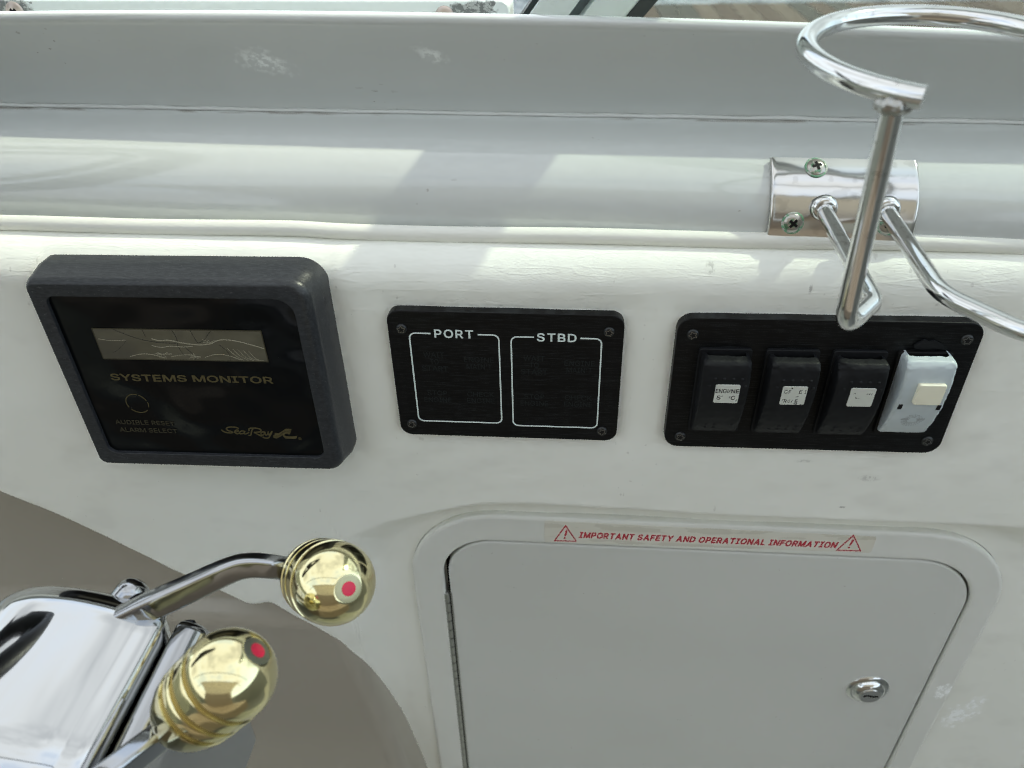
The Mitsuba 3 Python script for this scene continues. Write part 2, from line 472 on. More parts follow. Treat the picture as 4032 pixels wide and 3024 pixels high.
# hand-laid moulding: the front face waves a little
wave = 0.8 * np.sin(X * 0.011 + 0.6) * np.clip((92 - Zp) / 20, 0, 1) + 0.35 * np.sin(X * 0.031 + 2) * np.clip((92 - Zp) / 25, 0, 1)
add('dash_cowl__moulding', grid(np.stack([X, Yp + wave, Zp], -1)), 'gelcoat', smooth=40)
tag('dash_cowl', 'glossy white moulded cowl with a raised lip running along the top of the dashboard', 'dashboard cowl')
cx = np.linspace(-510, 550, 240)
jit = meshkit.fbm(np.c_[cx * 0.05, cx * 0, cx * 0 + 3], 3) - 0.5
cp = np.c_[cx, 78.4 - YAW * cx + 0.7 * jit, 96.6 - 0.0060 * cx + 0.9 * jit]
add('dash_cowl__caulk_bead', sweep(cp, circle(1.1, 8) * [1, 0.75], scale=1 + 0.7 * jit[:, None]), 'caulk', smooth=True)


# ------------------------------------------------------------------ padded dashboard
def pad_top(x):
    t = np.clip((x + 97) / 28, 0, 1)
    return 61.6 - 0.0050 * x - 0.8 * (t * t * (3 - 2 * t) - 0.4)


edge_l = np.array([(-560, 110), (-279, -81.8), (-247.4, -101.4), (-215.5, -126.5), (-193.3, -144.1), (-174.5, -157.7), (-164, -166.0), (-158, -168.4), (-152, -167.6), (-147, -166.3), (-143, -169.5), (-136, -177),
                   (-125, -186), (-117, -195), (-111, -207), (-106, -235), (-100, -290), (-96, -380), (-90, -470)], float)
edge_c = np.vstack([edge_l[:1], catmull(edge_l[1:], 8)])
lower = LineString(edge_c)
contour = LineString([(-112, -520), (-108, -260), (-104, -160), (-99, -126), (-88, -103), (-70, -93), (-40, -83.5), (-21, -78), (5, -76), (80, -79), (152.6, -81), (253, -82), (420, -85), (560, -88)])
cpoly = Polygon(list(contour.coords) + [(560, -520)])
opening = Polygon(rrect(-51, 257, -600, -101, (10, 10, 46, 40), 8))


def sstep(a, b, x):
    t = np.clip((x - a) / (b - a), 0, 1)
    return t * t * (3 - 2 * t)


def sdist(poly, pts):
    g = shapely.points(pts)
    d = shapely.distance(poly.exterior, g)
    return np.where(shapely.contains(poly, g), d, -d)


def plate_dimple(x, z, rect, amp, w):
    dx = np.maximum(np.maximum(rect[0] - x, x - rect[1]), 0)
    dz = np.maximum(np.maximum(rect[2] - z, z - rect[3]), 0)
    return amp * np.exp(-np.hypot(dx, dz) / w)


PORT_R, SW_R, MON_R = (-53.4, 48.3, -31.2, 36.6), (70.4, 195.0, -33.6, 35.9), (-204, -77, -44, 58)
nx, nz = 520, 420
xs = np.linspace(-420, 450, nx)
zb = np.interp(xs, edge_c[:, 0], edge_c[:, 1], right=-470)
pz = np.array([(x, z) for x, z in edge_c])
zt = pad_top(xs) + 0.6
tt = np.linspace(0, 1, nz)
tt = np.where(tt < 0.12, tt * 0.5, 0.06 + (tt - 0.12) / 0.88 * 0.94)       # finer at the bottom edge
tt = 1 - (1 - tt) ** 1.25
Xg = np.repeat(xs[:, None], nz, 1)
Zg = zb[:, None] + (zt - zb)[:, None] * tt[None, :]
pts = np.c_[Xg.ravel(), Zg.ravel()]
x, z = pts.T
y = np.full(len(x), 3.0)
d_top = pad_top(x) - z                                                     # top roll
a_, b_ = 17.0 - 0.018 * x, 17.0
u = np.clip(1 - d_top / b_, 0, 1)
y += a_ * (1 - np.sqrt(np.maximum(1 - u ** 2, 0)))
d_low = shapely.distance(lower, shapely.points(pts))                        # rolled lower edge
u = np.clip(1 - d_low / 5.0, 0, 1)
y += 7.0 * (1 - np.sqrt(np.maximum(1 - u ** 2, 0)))
sd = sdist(cpoly, pts)                                                      # hollow round the hatch
frame_out = Polygon(np.c_[(q := rrect(-60.6, 264.5, -700, -93.4, (8, 8, 50, 52), 10))[:, 0], q[:, 1] - 0.0165 * q[:, 0]])
dfr = np.maximum(-sdist(frame_out, pts), 0)
t_ = np.clip(sd, 0, None) / (np.clip(sd, 0, None) + np.maximum(dfr - 1.5, 0) + 1e-6)
t_ = np.where(sd <= 0, 0, t_)
y += 11.5 * sstep(0, 1, np.clip(t_ / 0.72, 0, 1)) ** 0.9
y += 40 * sstep(-1, 3, sdist(opening, pts))                                 # the locker behind the hatch
for r_, am in ((PORT_R, 1.6), (SW_R, 1.6), (MON_R, 2.2)):
    y += plate_dimple(x, z, r_, am, 7.0)
p3 = np.c_[x * 0.018, z * 0.022, x * 0]
y += 1.6 * (meshkit.fbm(p3, 3, seed=5) - 0.5) + 0.5 * (meshkit.fbm(p3 * 4 + 3, 2, seed=8) - 0.5)
add('padded_dashboard__pad', grid(np.stack([x, y, z], -1).reshape(nx, nz, 3), flip=True), 'vinyl', smooth=True)
tag('padded_dashboard', 'off-white padded vinyl dashboard panel with grainy leather texture', 'dashboard')
px_ = np.linspace(-430, 460, 200)
pp = np.c_[px_, 18.6 - 0.018 * px_, pad_top(px_) + 2.6 + 0.25 * np.sin(px_ * 0.05)]
add('padded_dashboard__piping', tube(pp, 3.4, 14), 'piping_vinyl', smooth=True)
tag('padded_dashboard__piping', 'rounded vinyl piping along the upper edge')

# ------------------------------------------------------------------ tan side console behind the throttle
ed = np.array([(-560, 60), (-155.4, 9.1), (-145.0, 10.9), (-135.1, 9.4), (-123.9, 6.9), (-109.4, 2.7), (-102.8, 0.3), (-98.8, -1.7), (-94.9, -4.0), (-88.3, -7.8), (-82.5, -11.6), (-79.3, -14.4), (-70, -24), (-64, -36)])
ez = np.array([70, -168, -169.0, -171.6, -175.8, -183.2, -195.5, -210.6, -227.9, -257.5, -287.1, -308.2, -380, -470.0])
_c = catmull(np.c_[ed[1:, 0], ez[1:]], 10)
ed, ez = np.vstack([[ed[0]], np.c_[_c[:, 0], _c[:, 0]]]), np.r_[70, _c[:, 1]]
zz = np.linspace(-90, -470, 200)
order = np.argsort(ez)
xe = np.interp(zz, ez[order], ed[order, 0])
xe[zz > -170] = -146 + (zz[zz > -170] + 170) * 1.2
rows = []
for zc_, x_e in zip(zz, xe):
    yc = 12 - 11 * sstep(-163, -190, zc_) + (min(zc_ + 190, 0)) * 0.13 + max(zc_ + 163, 0) * 0.2
    pr = 11.0
    row = [(-620 + (x_e - pr + 620) * s, yc, zc_) for s in np.linspace(0, 1, 40) ** 0.5]
    row = [(a, yc + 3.0 * math.sin((a + 300) * 0.012) , zc_) for a, _, _ in row]
    y_e = row[-1][1]
    row += [(x_e - pr + pr * math.sin(t), y_e + pr * (1 - math.cos(t)), zc_) for t in np.linspace(0.15, math.pi / 2, 8)]
    row += [(x_e + 1.0, y_e + 26, zc_), (x_e + 1.5, y_e + 60, zc_)]
    rows.append(row)
add('side_console', grid(np.array(rows)), 'console_gelcoat', smooth=40)
tag('side_console', 'glossy tan fibreglass console below the dashboard with a rounded right edge', 'console')

# ------------------------------------------------------------------ windshield above the cowl
sh_w = -0.0115
rail = rrect(-420, -4.5, 110, 140.6, (1, 1, 4.5, 1), 6)
add('windshield__bottom_rail', loft([at_y(rail, 125, sh_w), at_y(rail, 101, sh_w), at_y(rrect(-419.4, -5.1, 110.6, 140.0, (1, 1, 4.2, 1), 6), 100, sh_w)]), 'white_aluminium', smooth=30)
tag('windshield__bottom_rail', 'white painted rail with flaking corroded patches')
tag('windshield', 'tinted boat windshield with white painted aluminium frame above the cowl', 'windshield')


def phillips(center, nrm, r, dome, mat, key, rot=0.0, rim=None, slot_mat='black_gap', slot=0.42):
    """cross-slotted screw: domed head (with a real recess floor) and cross"""
    c, w = np.asarray(center, float), np.asarray(nrm, float) / np.linalg.norm(nrm)
    u = np.cross(w, [0.05, 0.1, 1.0]); u /= np.linalg.norm(u)
    v = np.cross(w, u)
    prof_ = [(r * 0.92, -0.6), (r, 0.0), (r * 0.97, dome * 0.25), (r * 0.85, dome * 0.55), (r * 0.6, dome * 0.85), (r * 0.3, dome * 0.98), (0.02, dome)]
    k = add(key + '__screw', lathe(prof_, c, w, 24), mat, smooth=40)
    bars = []
    for q in (rot, rot + math.pi / 2):
        e = math.cos(q) * u + math.sin(q) * v
        f = np.cross(w, e)
        L, W = r * slot, r * 0.14
        base = c + w * (dome * 0.82)
        ring0 = [base + e * L * 1.05 + f * W, base - e * L * 1.05 + f * W, base - e * L * 1.05 - f * W, base + e * L * 1.05 - f * W]
        ring1 = [base + w * (dome * 0.25) + e * L * .9 + f * W, base + w * (dome * 0.25) - e * L * .9 + f * W, base + w * (dome * 0.25) - e * L * .9 - f * W, base + w * (dome * 0.25) + e * L * .9 - f * W]
        bars.append(loft([np.array(ring0), np.array(ring1)]))
    add(k + '__cross_slot', bars, slot_mat, smooth=False)
    if rim:
        add(k + '__corroded_rim', lathe([(r * 0.95, -0.4), (r * 1.13, -0.3), (r * 1.16, 0.12), (r * 0.98, 0.3)], c, w, 28), rim, smooth=True)
    return k


P('frame_screw', (0.55, 0.47, 0.42), 0.3, metallic=0.6)
for sx, sz in ((-238, 138.2), (-34.4, 134.4)):
    phillips((sx, 99.9, sz), (0, -1, 0), 4.4, 1.4, 'frame_screw', 'windshield', rot=0.8)


def beam(p0, p1, w, h, up=(0, 1, 0)):
    s = rrect(-w / 2, w / 2, -h / 2, h / 2, min(w, h) * 0.18, 3)
    return sweep(np.array([p0, p1]), s, up=up)


def strut(b0, b1, y0, dirx, ydep, mat, key, label=None, L=420):
    """a flat bar of the windshield pillar: b0..b1 its width along x at the cowl, leaning right and back over the dash"""
    d = np.array([dirx, -0.52, 0.86])
    base = np.array([(b0, y0 + ydep, 108), (b1, y0 + ydep, 108), (b1, y0, 108), (b0, y0, 108)], float)
    k0 = base + d * -0.0
    k1 = base + d * L
    k = add(key, loft([k0, k1]), mat, smooth=False)
    if label: tag(k, label)
    return k


strut(-18, -13.5, 118, 0.62, 18, 'gasket', 'windshield__gasket')
strut(-15, 2.6, 112, 0.62, 24, 'white_aluminium', 'windshield__pillar', 'white pillar with blistered paint')
strut(1.5, 26.0, 128, 0.62, 10, 'lever_chrome', 'windshield__pillar_channel')
strut(9.5, 22.0, 114, 0.62, 16, 'white_aluminium', 'windshield__pillar')
strut(16, 30, 118, 0.62, 14, 'white_aluminium', 'windshield__pillar')
strut(30.2, 38.0, 117, 0.62, 10, 'gasket', 'windshield__gasket')
gd = np.array([0.62, -0.52, 0.86])
g0 = np.array([[36, 122, 112], [620, 122, 106.0]])
add('windshield__pane', grid(np.array([[g0[0], g0[1]], [g0[0] + gd * 430, g0[1] + np.array([0.4, -0.52, 0.86]) * 430]])), 'glass', smooth=False)

# ------------------------------------------------------------------ dock and water outside
DZ = -1.26
k = 0
for i in range(44):
    w = 0.185
    x0 = 1.35 + i * (w + 0.012) - 1.2
    L0, L1 = 6.2 + 0.02 * rng.random(), 8.8 + 0.04 * rng.random()
    m = trimesh.creation.box([w, L1 - L0, 0.04])
    m.apply_translation([x0 + w / 2, (L0 + L1) / 2, DZ - 0.02 + 0.004 * rng.random()])
    add('dock__plank', m, WOOD[int(rng.integers(0, 3))], smooth=False, mm=False)
add('dock__stringer', trimesh.creation.box([9.2, 0.12, 0.2], trimesh.transformations.translation_matrix([4.6, 8.6, DZ - 0.15])), WOOD[1], smooth=False, mm=False)
add('dock__stringer', trimesh.creation.box([9.2, 0.12, 0.2], trimesh.transformations.translation_matrix([4.6, 6.6, DZ - 0.15])), WOOD[1], smooth=False, mm=False)
tag('dock', 'weathered brown wooden dock seen blurred through the windshield at the top right', 'dock')
m = trimesh.creation.box([1.6, 0.9, 0.55])
m.apply_translation([6.3, 9.75, DZ + 0.23])
add('dock_box__chest', m, 'dark_green_paint', smooth=False, mm=False)
m = trimesh.creation.box([1.66, 0.96, 0.06])
m.apply_translation([6.3, 9.75, DZ + 0.535])
add('dock_box__lid', m, 'dark_green_paint', smooth=False, mm=False)
tag('dock_box', 'dark green blurred box beyond the dock in the top right corner', 'box')
m = trimesh.Trimesh([[-200, 3, -1.9], [200, 3, -1.9], [200, 300, -1.9], [-200, 300, -1.9]], [[0, 1, 2], [0, 2, 3]])
add('water', m, 'water_surface', smooth=False, mm=False)
tag('water', 'blue-grey harbour water beyond the dock', None, None, 'structure')

# unseen cockpit behind the camera, added for reflections and to darken the lower dash
m = trimesh.creation.box([2.6, 3.4, 0.04])
m.apply_translation([0, -1.75, -0.95])
add('cockpit_floor', m, 'floor_gelcoat', smooth=False, mm=False)
def seat_block(x0, x1, y0, y1, z0, z1, r=0.06):
    rr = rrect(x0, x1, y0, y1, r, 6)
    rings = [np.c_[rr, np.full(len(rr), z0)]]
    for a in np.linspace(0, math.pi / 2, 5):
        d = r * 0.6 * (1 - math.cos(a))
        q = rrect(x0 + d, x1 - d, y0 + d, y1 - d, r, 6)
        rings.append(np.c_[q, np.full(len(q), z1 - r * 0.6 * (1 - math.sin(a)))])
    return loft(rings)


add('added_helm_seat__cushion', seat_block(-0.62, 0.42, -1.10, -0.52, -0.55, -0.22), 'seat_vinyl', smooth=40, mm=False)  # seat put in to block low sky light and feed the reflections
add('added_helm_seat__backrest', seat_block(-0.62, 0.42, -1.26, -1.11, -0.55, 0.32), 'seat_vinyl', smooth=40, mm=False)
tag('added_helm_seat', 'added tan vinyl helm seat, unseen, darkening the dash and the chrome reflections', 'seat')
ct = np.linspace(-1, 1, 25)
cy = np.array([-1.15, -1.4, -1.65, -1.9, -2.2, -2.5, -2.62, -2.66])
cz = np.array([1.02, 1.06, 1.08, 1.06, 1.0, 0.86, 0.6, 0.35])
G = np.array([[(1.25 * t, y_, z_ - 0.16 * t * t) for t in ct] for y_, z_ in zip(cy, cz)])
add('canvas_canopy__cover', grid(G), 'canvas', smooth=True, mm=False)
for y_, z_ in ((-1.15, 1.02), (-0.62, 0.99)):
    add('canvas_canopy__bow', tube(np.array([(1.28 * math.sin(a), y_, z_ - 0.62 * (1 - math.cos(a))) for a in np.linspace(-1.45, 1.45, 40)]), 0.013, 12, up=(0, 1, 0)), 'lever_chrome', smooth=True, mm=False)
tag('canvas_canopy', 'tan canvas canopy on curved metal bows above the cockpit, seen only in reflections', 'canopy')
wa = np.linspace(0, 2 * math.pi, 73)[:-1]
w0, w1 = np.array([1.0, 0, 0]), np.array([0, 0.62, 0.78])
wc = np.array([-0.435, -0.005, 0.255])
rim = wc + 0.185 * (np.cos(wa)[:, None] * w0 + np.sin(wa)[:, None] * w1)
add('steering_wheel__rim', sweep(rim, circle(0.0165, 16), up=(0, -0.78, 0.62), closed=True), 'rubber_black', smooth=True, mm=False)
add('steering_wheel__inner_ring', sweep(wc + 0.148 * (np.cos(wa)[:, None] * w0 + np.sin(wa)[:, None] * w1), circle(0.007, 12), up=(0, -0.78, 0.62), closed=True), 'rubber_black', smooth=True, mm=False)
for a_ in (0.5, 2.6, 4.7):
    e_ = math.cos(a_) * w0 + math.sin(a_) * w1
    add('steering_wheel__spoke', tube(np.array([wc + e_ * 0.03 + [0, 0.03, -0.02], wc + e_ * 0.178]), 0.012, 12), 'rubber_black', smooth=True, mm=False)
add('steering_wheel__hub', lathe([(0.055, 0.05), (0.05, -0.01), (0.035, -0.022), (0.001, -0.025)], wc, (0, 0.78, -0.62), 32), 'rubber_black', smooth=40, mm=False)
tag('steering_wheel', 'black steering wheel left of the throttle, seen only in the chrome reflections', 'steering wheel')
for sx in (-1, 1):
    add('cockpit_side', seat_block(min(sx * 1.25, sx * 1.45), max(sx * 1.25, sx * 1.45), -3.4, 0.3, -0.95, 0.12), 'floor_gelcoat', smooth=40, mm=False)
    tag('cockpit_side' + ('_001' if sx > 0 else ''), 'beige moulded cockpit side', None, None, 'structure')
tag('cockpit_floor', 'beige cockpit floor below the dashboard', None, None, 'structure')

# ------------------------------------------------------------------ systems monitor
Rm = (5, 6, 11, 6)


def msec(t, yy):
    """t 0 at the wall .. 1 at the front face; wide soft shoulders on top and right, narrow ones left and below"""
    return (-201.0 + 3.0 * t, -77.4 - 7.4 * t, -44.6 + 3.2 * t, 58.8 - 4.4 * t, [5 - 1.5 * t, 7 - 3 * t, 11 - 5 * t, 6 - 2.5 * t], yy)


secs = [msec(0, 6), msec(0.0, -1)]
secs.append(msec(0.16, -4.5))
for a in np.linspace(0, math.pi / 2, 9):
    secs.append(msec(0.34 + 0.66 * (1 - math.cos(a)), -8.6 - 4.9 * math.sin(a)))
WIN = (-192.7, -87.4, -35.7, 49.4)
secs += [(*WIN, [4, 5, 8, 4], -13.5), (WIN[0] + 0.3, WIN[1] - 0.3, WIN[2] + 0.3, WIN[3] - 0.3, [4, 5, 8, 4], -13.1), (WIN[0] + 0.35, WIN[1] - 0.35, WIN[2] + 0.35, WIN[3] - 0.35, [4, 5, 8, 4], -9.0), (WIN[0] + 0.35, WIN[1] - 0.35, WIN[2] + 0.35, WIN[3] - 0.35, [4, 5, 8, 4], 6.0)]
add('systems_monitor__bezel', ring_frame(secs), 'bezel_plastic', smooth=50)
tag('systems_monitor', 'dark grey framed systems monitor with cracked display and gold lettering', 'monitor')
YS = -11.6
m = slab((-193.6, -87.0, -36.6, 49.6), 4, 4, YS, 0.3)
xs = np.linspace(-193.0, -87.3, 60); zs = np.linspace(-36.2, 49.6, 50)
XX, ZZ = np.meshgrid(xs, zs, indexing='ij')


def bulge(x_, z_):
    b = 1.3 * np.exp(-(((x_ + 150) * 0.8 + (z_ + 12) * 0.6) / 9) ** 2 - (((z_ + 12) * 0.8 - (x_ + 150) * 0.6) / 22) ** 2)
    b += 0.5 * np.exp(-((x_ + 172) / 16) ** 2 - ((z_ + 27) / 7) ** 2) + 0.35 * np.exp(-(((x_ + 98) * .7 + (z_ + 27) * .7) / 14) ** 2 - (((z_ + 27) * .7 - (x_ + 98) * .7) / 3) ** 2)
    return b * np.minimum(1, np.minimum(np.minimum(x_ + 194.2, -87.6 - x_), np.minimum(z_ + 36.2, 49.6 - z_)) / 6)


add('systems_monitor__screen', grid(np.stack([XX, YS - 0.1 - bulge(XX, ZZ), ZZ], -1)), 'screen_film', smooth=True)
tag('systems_monitor__screen', 'black glossy screen film lifting in places')
def on_film(mesh):
    v = mesh.vertices
    mesh.vertices = np.c_[v[:, 0], v[:, 1] - bulge(v[:, 0], v[:, 2]), v[:, 2]]
    return mesh


YL = YS - 0.18
add('systems_monitor__display', prism(Polygon([(-178.1, 33.2), (-104.3, 33.2), (-104.3, 17.7), (-178.1, 17.7)]), YL - 0.25, 0.3), 'lcd', smooth=False)
tag('systems_monitor__display', 'olive brown rectangular display, cracked across')
edge = Polygon([(-178.1, 33.2), (-104.3, 33.2), (-104.3, 17.7), (-178.1, 17.7)])
add('systems_monitor__display__border', prism(edge.buffer(0.18).difference(edge.buffer(-0.28)), YL - 0.32, 0.2), 'gold_faint', smooth=False)
cr = []
main = [(-153, 28.5), (-150, 27.6), (-146, 27.9), (-140, 26.6), (-133, 25.8), (-128, 26.4), (-125, 27.8), (-122, 28.6), (-117, 28.2), (-111, 26.6), (-104.6, 24.4)]
cr.append(stroke(main, 0.34, 4))
cr.append(stroke([(-154, 25.0), (-150, 24.2), (-146, 24.9), (-141, 24.6), (-136, 24.9)], 0.24, 4))
cr.append(stroke([(-177, 28), (-172, 27.3), (-165, 27.6)], 0.16, 4))
cr.append(stroke([(-165.5, 19.2), (-160, 20.6), (-155, 20.3), (-150, 18.7)], 0.22, 4))
cr.append(stroke([(-147, 19.4), (-143, 20.3), (-138, 20.5), (-134, 19.2)], 0.16, 4))
cr.append(stroke([(-132, 19.4), (-127, 21), (-122, 20.7), (-116, 18.4)], 0.18, 4))
r0 = np.random.default_rng(5)
for cxx, czz, n_ in ((-150.5, 20.6, 10), (-136.4, 19.8, 13), (-128.0, 27.0, 8)):
    for i in range(n_):
        a = r0.uniform(0, 2 * math.pi); L = r0.uniform(1.2, 4.2)
        q = [(cxx + math.cos(a) * L * s + r0.normal(0, 0.15), czz + 0.55 * math.sin(a) * L * s + r0.normal(0, 0.15)) for s in (0.1, 0.5, 1)]
        cr.append(stroke(q, 0.10, 0))
for i in range(5):
    cr.append(stroke([(-121 + i * 2.3, 24.5 - i * 0.4), (-118.5 + i * 2.3, 21 - .5 * i), (-115 + i * 2.2, 18.2)], 0.10, 3))
lcdbox = Polygon([(-177.8, 32.9), (-104.6, 32.9), (-104.6, 18.0), (-177.8, 18.0)])
add('systems_monitor__display__crack', prism(shapely.union_all(cr).intersection(lcdbox), YL - 0.38, 0.2), 'crack', smooth=False)
dk = [stroke([(-169, 33), (-163, 30), (-157, 27.8), (-150, 26.6), (-143, 26.4)], 0.22, 4), stroke([(-143, 33), (-142, 29), (-142.5, 25), (-141, 20)], 0.2, 4), stroke([(-135, 33), (-134, 29), (-133, 26.8), (-130, 28.5), (-126, 33)], 0.25, 4),
      stroke([(-165, 27), (-170, 22.5), (-173, 21)], 0.14, 3), stroke([(-156, 33), (-155.5, 29.5)], 0.18, 0), stroke([(-140, 25), (-137, 21), (-136.4, 18)], 0.2, 3), stroke([(-124, 26), (-121, 22), (-121, 18)], 0.15, 3)]
add('systems_monitor__display__fissure', prism(shapely.union_all(dk).intersection(lcdbox), YL - 0.36, 0.15), 'crack_dark', smooth=False)
k = add('systems_monitor__lettering', on_film(words('SYSTEMS MONITOR', -178.3, -104.5, 6.3, 3.3, YL - 0.15, 0.15, True, shear=-0.002)), 'gold_print', smooth=False)
tag(k, 'gold words SYSTEMS MONITOR')


ringp = Point(-170.4, -6.6).buffer(5.4, quad_segs=16).difference(Point(-170.4, -6.6).buffer(5.0, quad_segs=16))
gap = shapely.union_all([Polygon([(-170.4, -6.6), (-170.4 + 9 * math.cos(a), -6.6 + 9 * math.sin(a)), (-170.4 + 9 * math.cos(a + w), -6.6 + 9 * math.sin(a + w))]) for a, w in ((3.6, .25), (5.5, .4), (1.2, .12), (0.2, .15))])
add('systems_monitor__button_outline', on_film(prism(ringp.difference(gap), YL - 0.15, 0.15)), 'gold_print', smooth=False)
add('systems_monitor__lettering', on_film(words('AUDIBLE RESET', -184.3, -155.9, -18.7, 2.3, YL - 0.32, 0.25, False)), 'gold_faint', smooth=False)
add('systems_monitor__lettering', on_film(words('ALARM SELECT', -183.6, -155.8, -23.1, 2.3, YL - 0.32, 0.25, False)), 'gold_faint', smooth=False)


# script emblem with its wave mark, from strokes; pixel-like sketch units mapped on the screen
def lg(pts):
    p = np.asarray(pts, float)
    return np.c_[-134.4 + (p[:, 0] - 135) * (37.0 / 1370), -18.6 - (p[:, 1] - 310) * (7.0 / 165) * 0.92 - (p[:, 0] - 135) * 0.0007]


S_ = [stroke(lg([(430, 335), (400, 322), (330, 318), (260, 325), (225, 345), (240, 370), (290, 385), (310, 398), (280, 408), (210, 402), (160, 385), (140, 365)]), 0.62),
      stroke(lg([(340, 395), (400, 385), (425, 370), (400, 360), (360, 378), (350, 402), (385, 418), (430, 405)]), 0.52),
      stroke(lg([(525, 375), (480, 372), (440, 392), (440, 415), (475, 415), (520, 395), (535, 378), (515, 405), (530, 418), (600, 390)]), 0.55),
      stroke(lg([(690, 330), (655, 370), (620, 430), (588, 436)]), 0.62), stroke(lg([(612, 362), (620, 335), (690, 322), (780, 325), (822, 345), (800, 372), (720, 385), (700, 390), (760, 420), (800, 440)]), 0.66),
      stroke(lg([(880, 375), (840, 375), (805, 400), (815, 425), (850, 415), (885, 380), (880, 410), (900, 420), (935, 395)]), 0.55),
      stroke(lg([(945, 370), (930, 400), (950, 412), (1010, 362), (960, 425), (920, 462), (870, 468), (825, 455)]), 0.62)]
wave_ = Polygon(lg([(1010, 455), (1012, 425), (1045, 412), (1055, 380), (1120, 385), (1200, 345), (1260, 312), (1362, 310), (1345, 345), (1315, 390), (1290, 395), (1285, 378), (1240, 385), (1205, 410), (1240, 425), (1330, 425), (1440, 408), (1415, 445), (1370, 458), (1220, 460), (1190, 430), (1185, 412), (1120, 440), (1060, 466)])).buffer(0)
cut = stroke(lg([(1020, 430), (1120, 420), (1210, 365), (1350, 335)]), 0.22)
reg = Point(*lg([(1476, 447)])[0]).buffer(0.72, quad_segs=8)
reg = reg.difference(reg.buffer(-0.2)).union(Point(*lg([(1476, 447)])[0]).buffer(0.22))
add('systems_monitor__script_emblem', on_film(prism(shapely.union_all(S_ + [wave_.difference(cut), reg]), YL - 0.15, 0.15)), 'gold_print', smooth=False)
tag('systems_monitor__script_emblem', 'gold flowing script emblem with a wave mark')

# ------------------------------------------------------------------ indicator plate PORT / STBD
SP = -0.010
add('indicator_panel__plate', slab(PORT_R, 5.6, 5.5, 0.0, 0.5, SP), 'brushed_black', smooth=40)
tag('indicator_panel', 'black brushed engine indicator plate marked PORT and STBD', 'indicator panel')


def torx(center, r, key, rot=0.3, mat='black_screw'):
    c = np.array(center, float)
    k = add(key + '__screw', lathe([(r, 0.6), (r, -0.4), (r * 0.93, -0.9), (r * 0.75, -1.25), (r * 0.5, -1.35)][::1], (c[0], c[1], c[2]), (0, 1, 0), 24), mat, smooth=40)
    star = []
    for i in range(10):
        a = rot + i * math.pi / 5
        q = r * (0.62 if i % 2 == 0 else 0.27)
        star.append((c[0] + q * math.cos(a), c[2] + q * math.sin(a)))
    s = Polygon(star).buffer(0.22).buffer(-0.1)
    add(k + '__recess', prism(s, c[1] - 1.42, 0.2), 'black_gap', smooth=False)
    add(k + '__recess_edge', prism(s.buffer(0.16).difference(s), c[1] - 1.44, 0.2), 'hinge_steel', smooth=False)
    return k


for i, (sx, sz) in enumerate(((-47.3, 28.2), (41.9, 28.2), (-47.6, -23.8), (41.4, -25.6))):
    torx((sx, 0.2, sz), 2.5, 'indicator_panel', 0.3 + i)
for x0, x1, zt_, zb_, g0_, g1_, txt, t0, t1 in ((-44.2, -5.2, 25.6, -22.5, -34.8, -14.3, 'PORT', -33.2, -16.2), (0.1, 39.0, 25.0, -23.6, 10.0, 29.8, 'STBD', 11.2, 28.2)):
    rr = Polygon(rrect(x0, x1, zb_, zt_, 2.6, 6))
    fr = rr.buffer(0.32).difference(rr.buffer(-0.32)).difference(Polygon([(g0_, zt_ - 3), (g1_, zt_ - 3), (g1_, zt_ + 3), (g0_, zt_ + 3)]))
    m = prism(fr, -0.12, 0.15)
    m.vertices[:, 2] += SP * (m.vertices[:, 0])
    add('indicator_panel__outline', m, 'white_print', smooth=False)
    add('indicator_panel__lettering', words(txt, t0, t1, zt_ - 1.9 + SP * t0, 3.9, -0.12, 0.15, True, shear=SP, spacing=0.22), 'white_print', smooth=False)
    cx0, cx1 = x0 + 9.9, x0 + 29.8
    for s, cc, hw, zz_ in (('WAIT', cx0, 4.6, 13.6), ('TO', cx0, 1.9, 10.0), ('START', cx0, 5.8, 6.4), ('ENGINE', cx1, 6.6, 11.4), ("MAIN'T", cx1, 5.6, 7.7), ('STOP', cx0, 4.5, -7.2), ('ENGINE', cx0, 6.3, -11.0), ('CHECK', cx1, 6.1, -7.4), ('ENGINE', cx1, 6.3, -11.0)):
        add('indicator_panel__lettering', words(s, cc - hw, cc + hw, zz_ - (0 if x0 < -1 else 0.9), 2.7, -0.06, 0.1, False, shear=SP), 'dark_print', smooth=False)

# ------------------------------------------------------------------ switch panel with four rockers
add('switch_panel__plate', slab(SW_R, 6.6, 5.5, 0.0, 0.5, -0.004), 'brushed_black', smooth=40)
tag('switch_panel', 'black brushed switch plate holding three black rockers and one white rocker', 'switch panel')
for i, (sx, sz) in enumerate(((77.0, 27.7), (188.8, 27.2), (77.5, -27.6), (188.2, -26.8))):
    torx((sx, 0.2, sz), 2.6, 'switch_panel', 0.7 + i * 0.9)

ROCK = [(-22.2, -1.4), (-21.8, -2.4), (-20.6, -3.5), (-18, -4.9), (-13, -6.9), (-8, -8.4), (-3, -9.5), (1, -10.1), (6, -10.5), (11, -10.4), (15, -10.0), (17.8, -9.4), (19.3, -8.4), (20.0, -7.0), (20.2, -4.6), (20.2, 0.5), (-22.2, 0.5)]


from scipy.interpolate import PchipInterpolator
rocker_curve = PchipInterpolator([q[0] for q in ROCK[:15]], [q[1] for q in ROCK[:15]])


def rocker_y(z_):
    return rocker_curve(np.clip(z_, -22.2, 19.0))


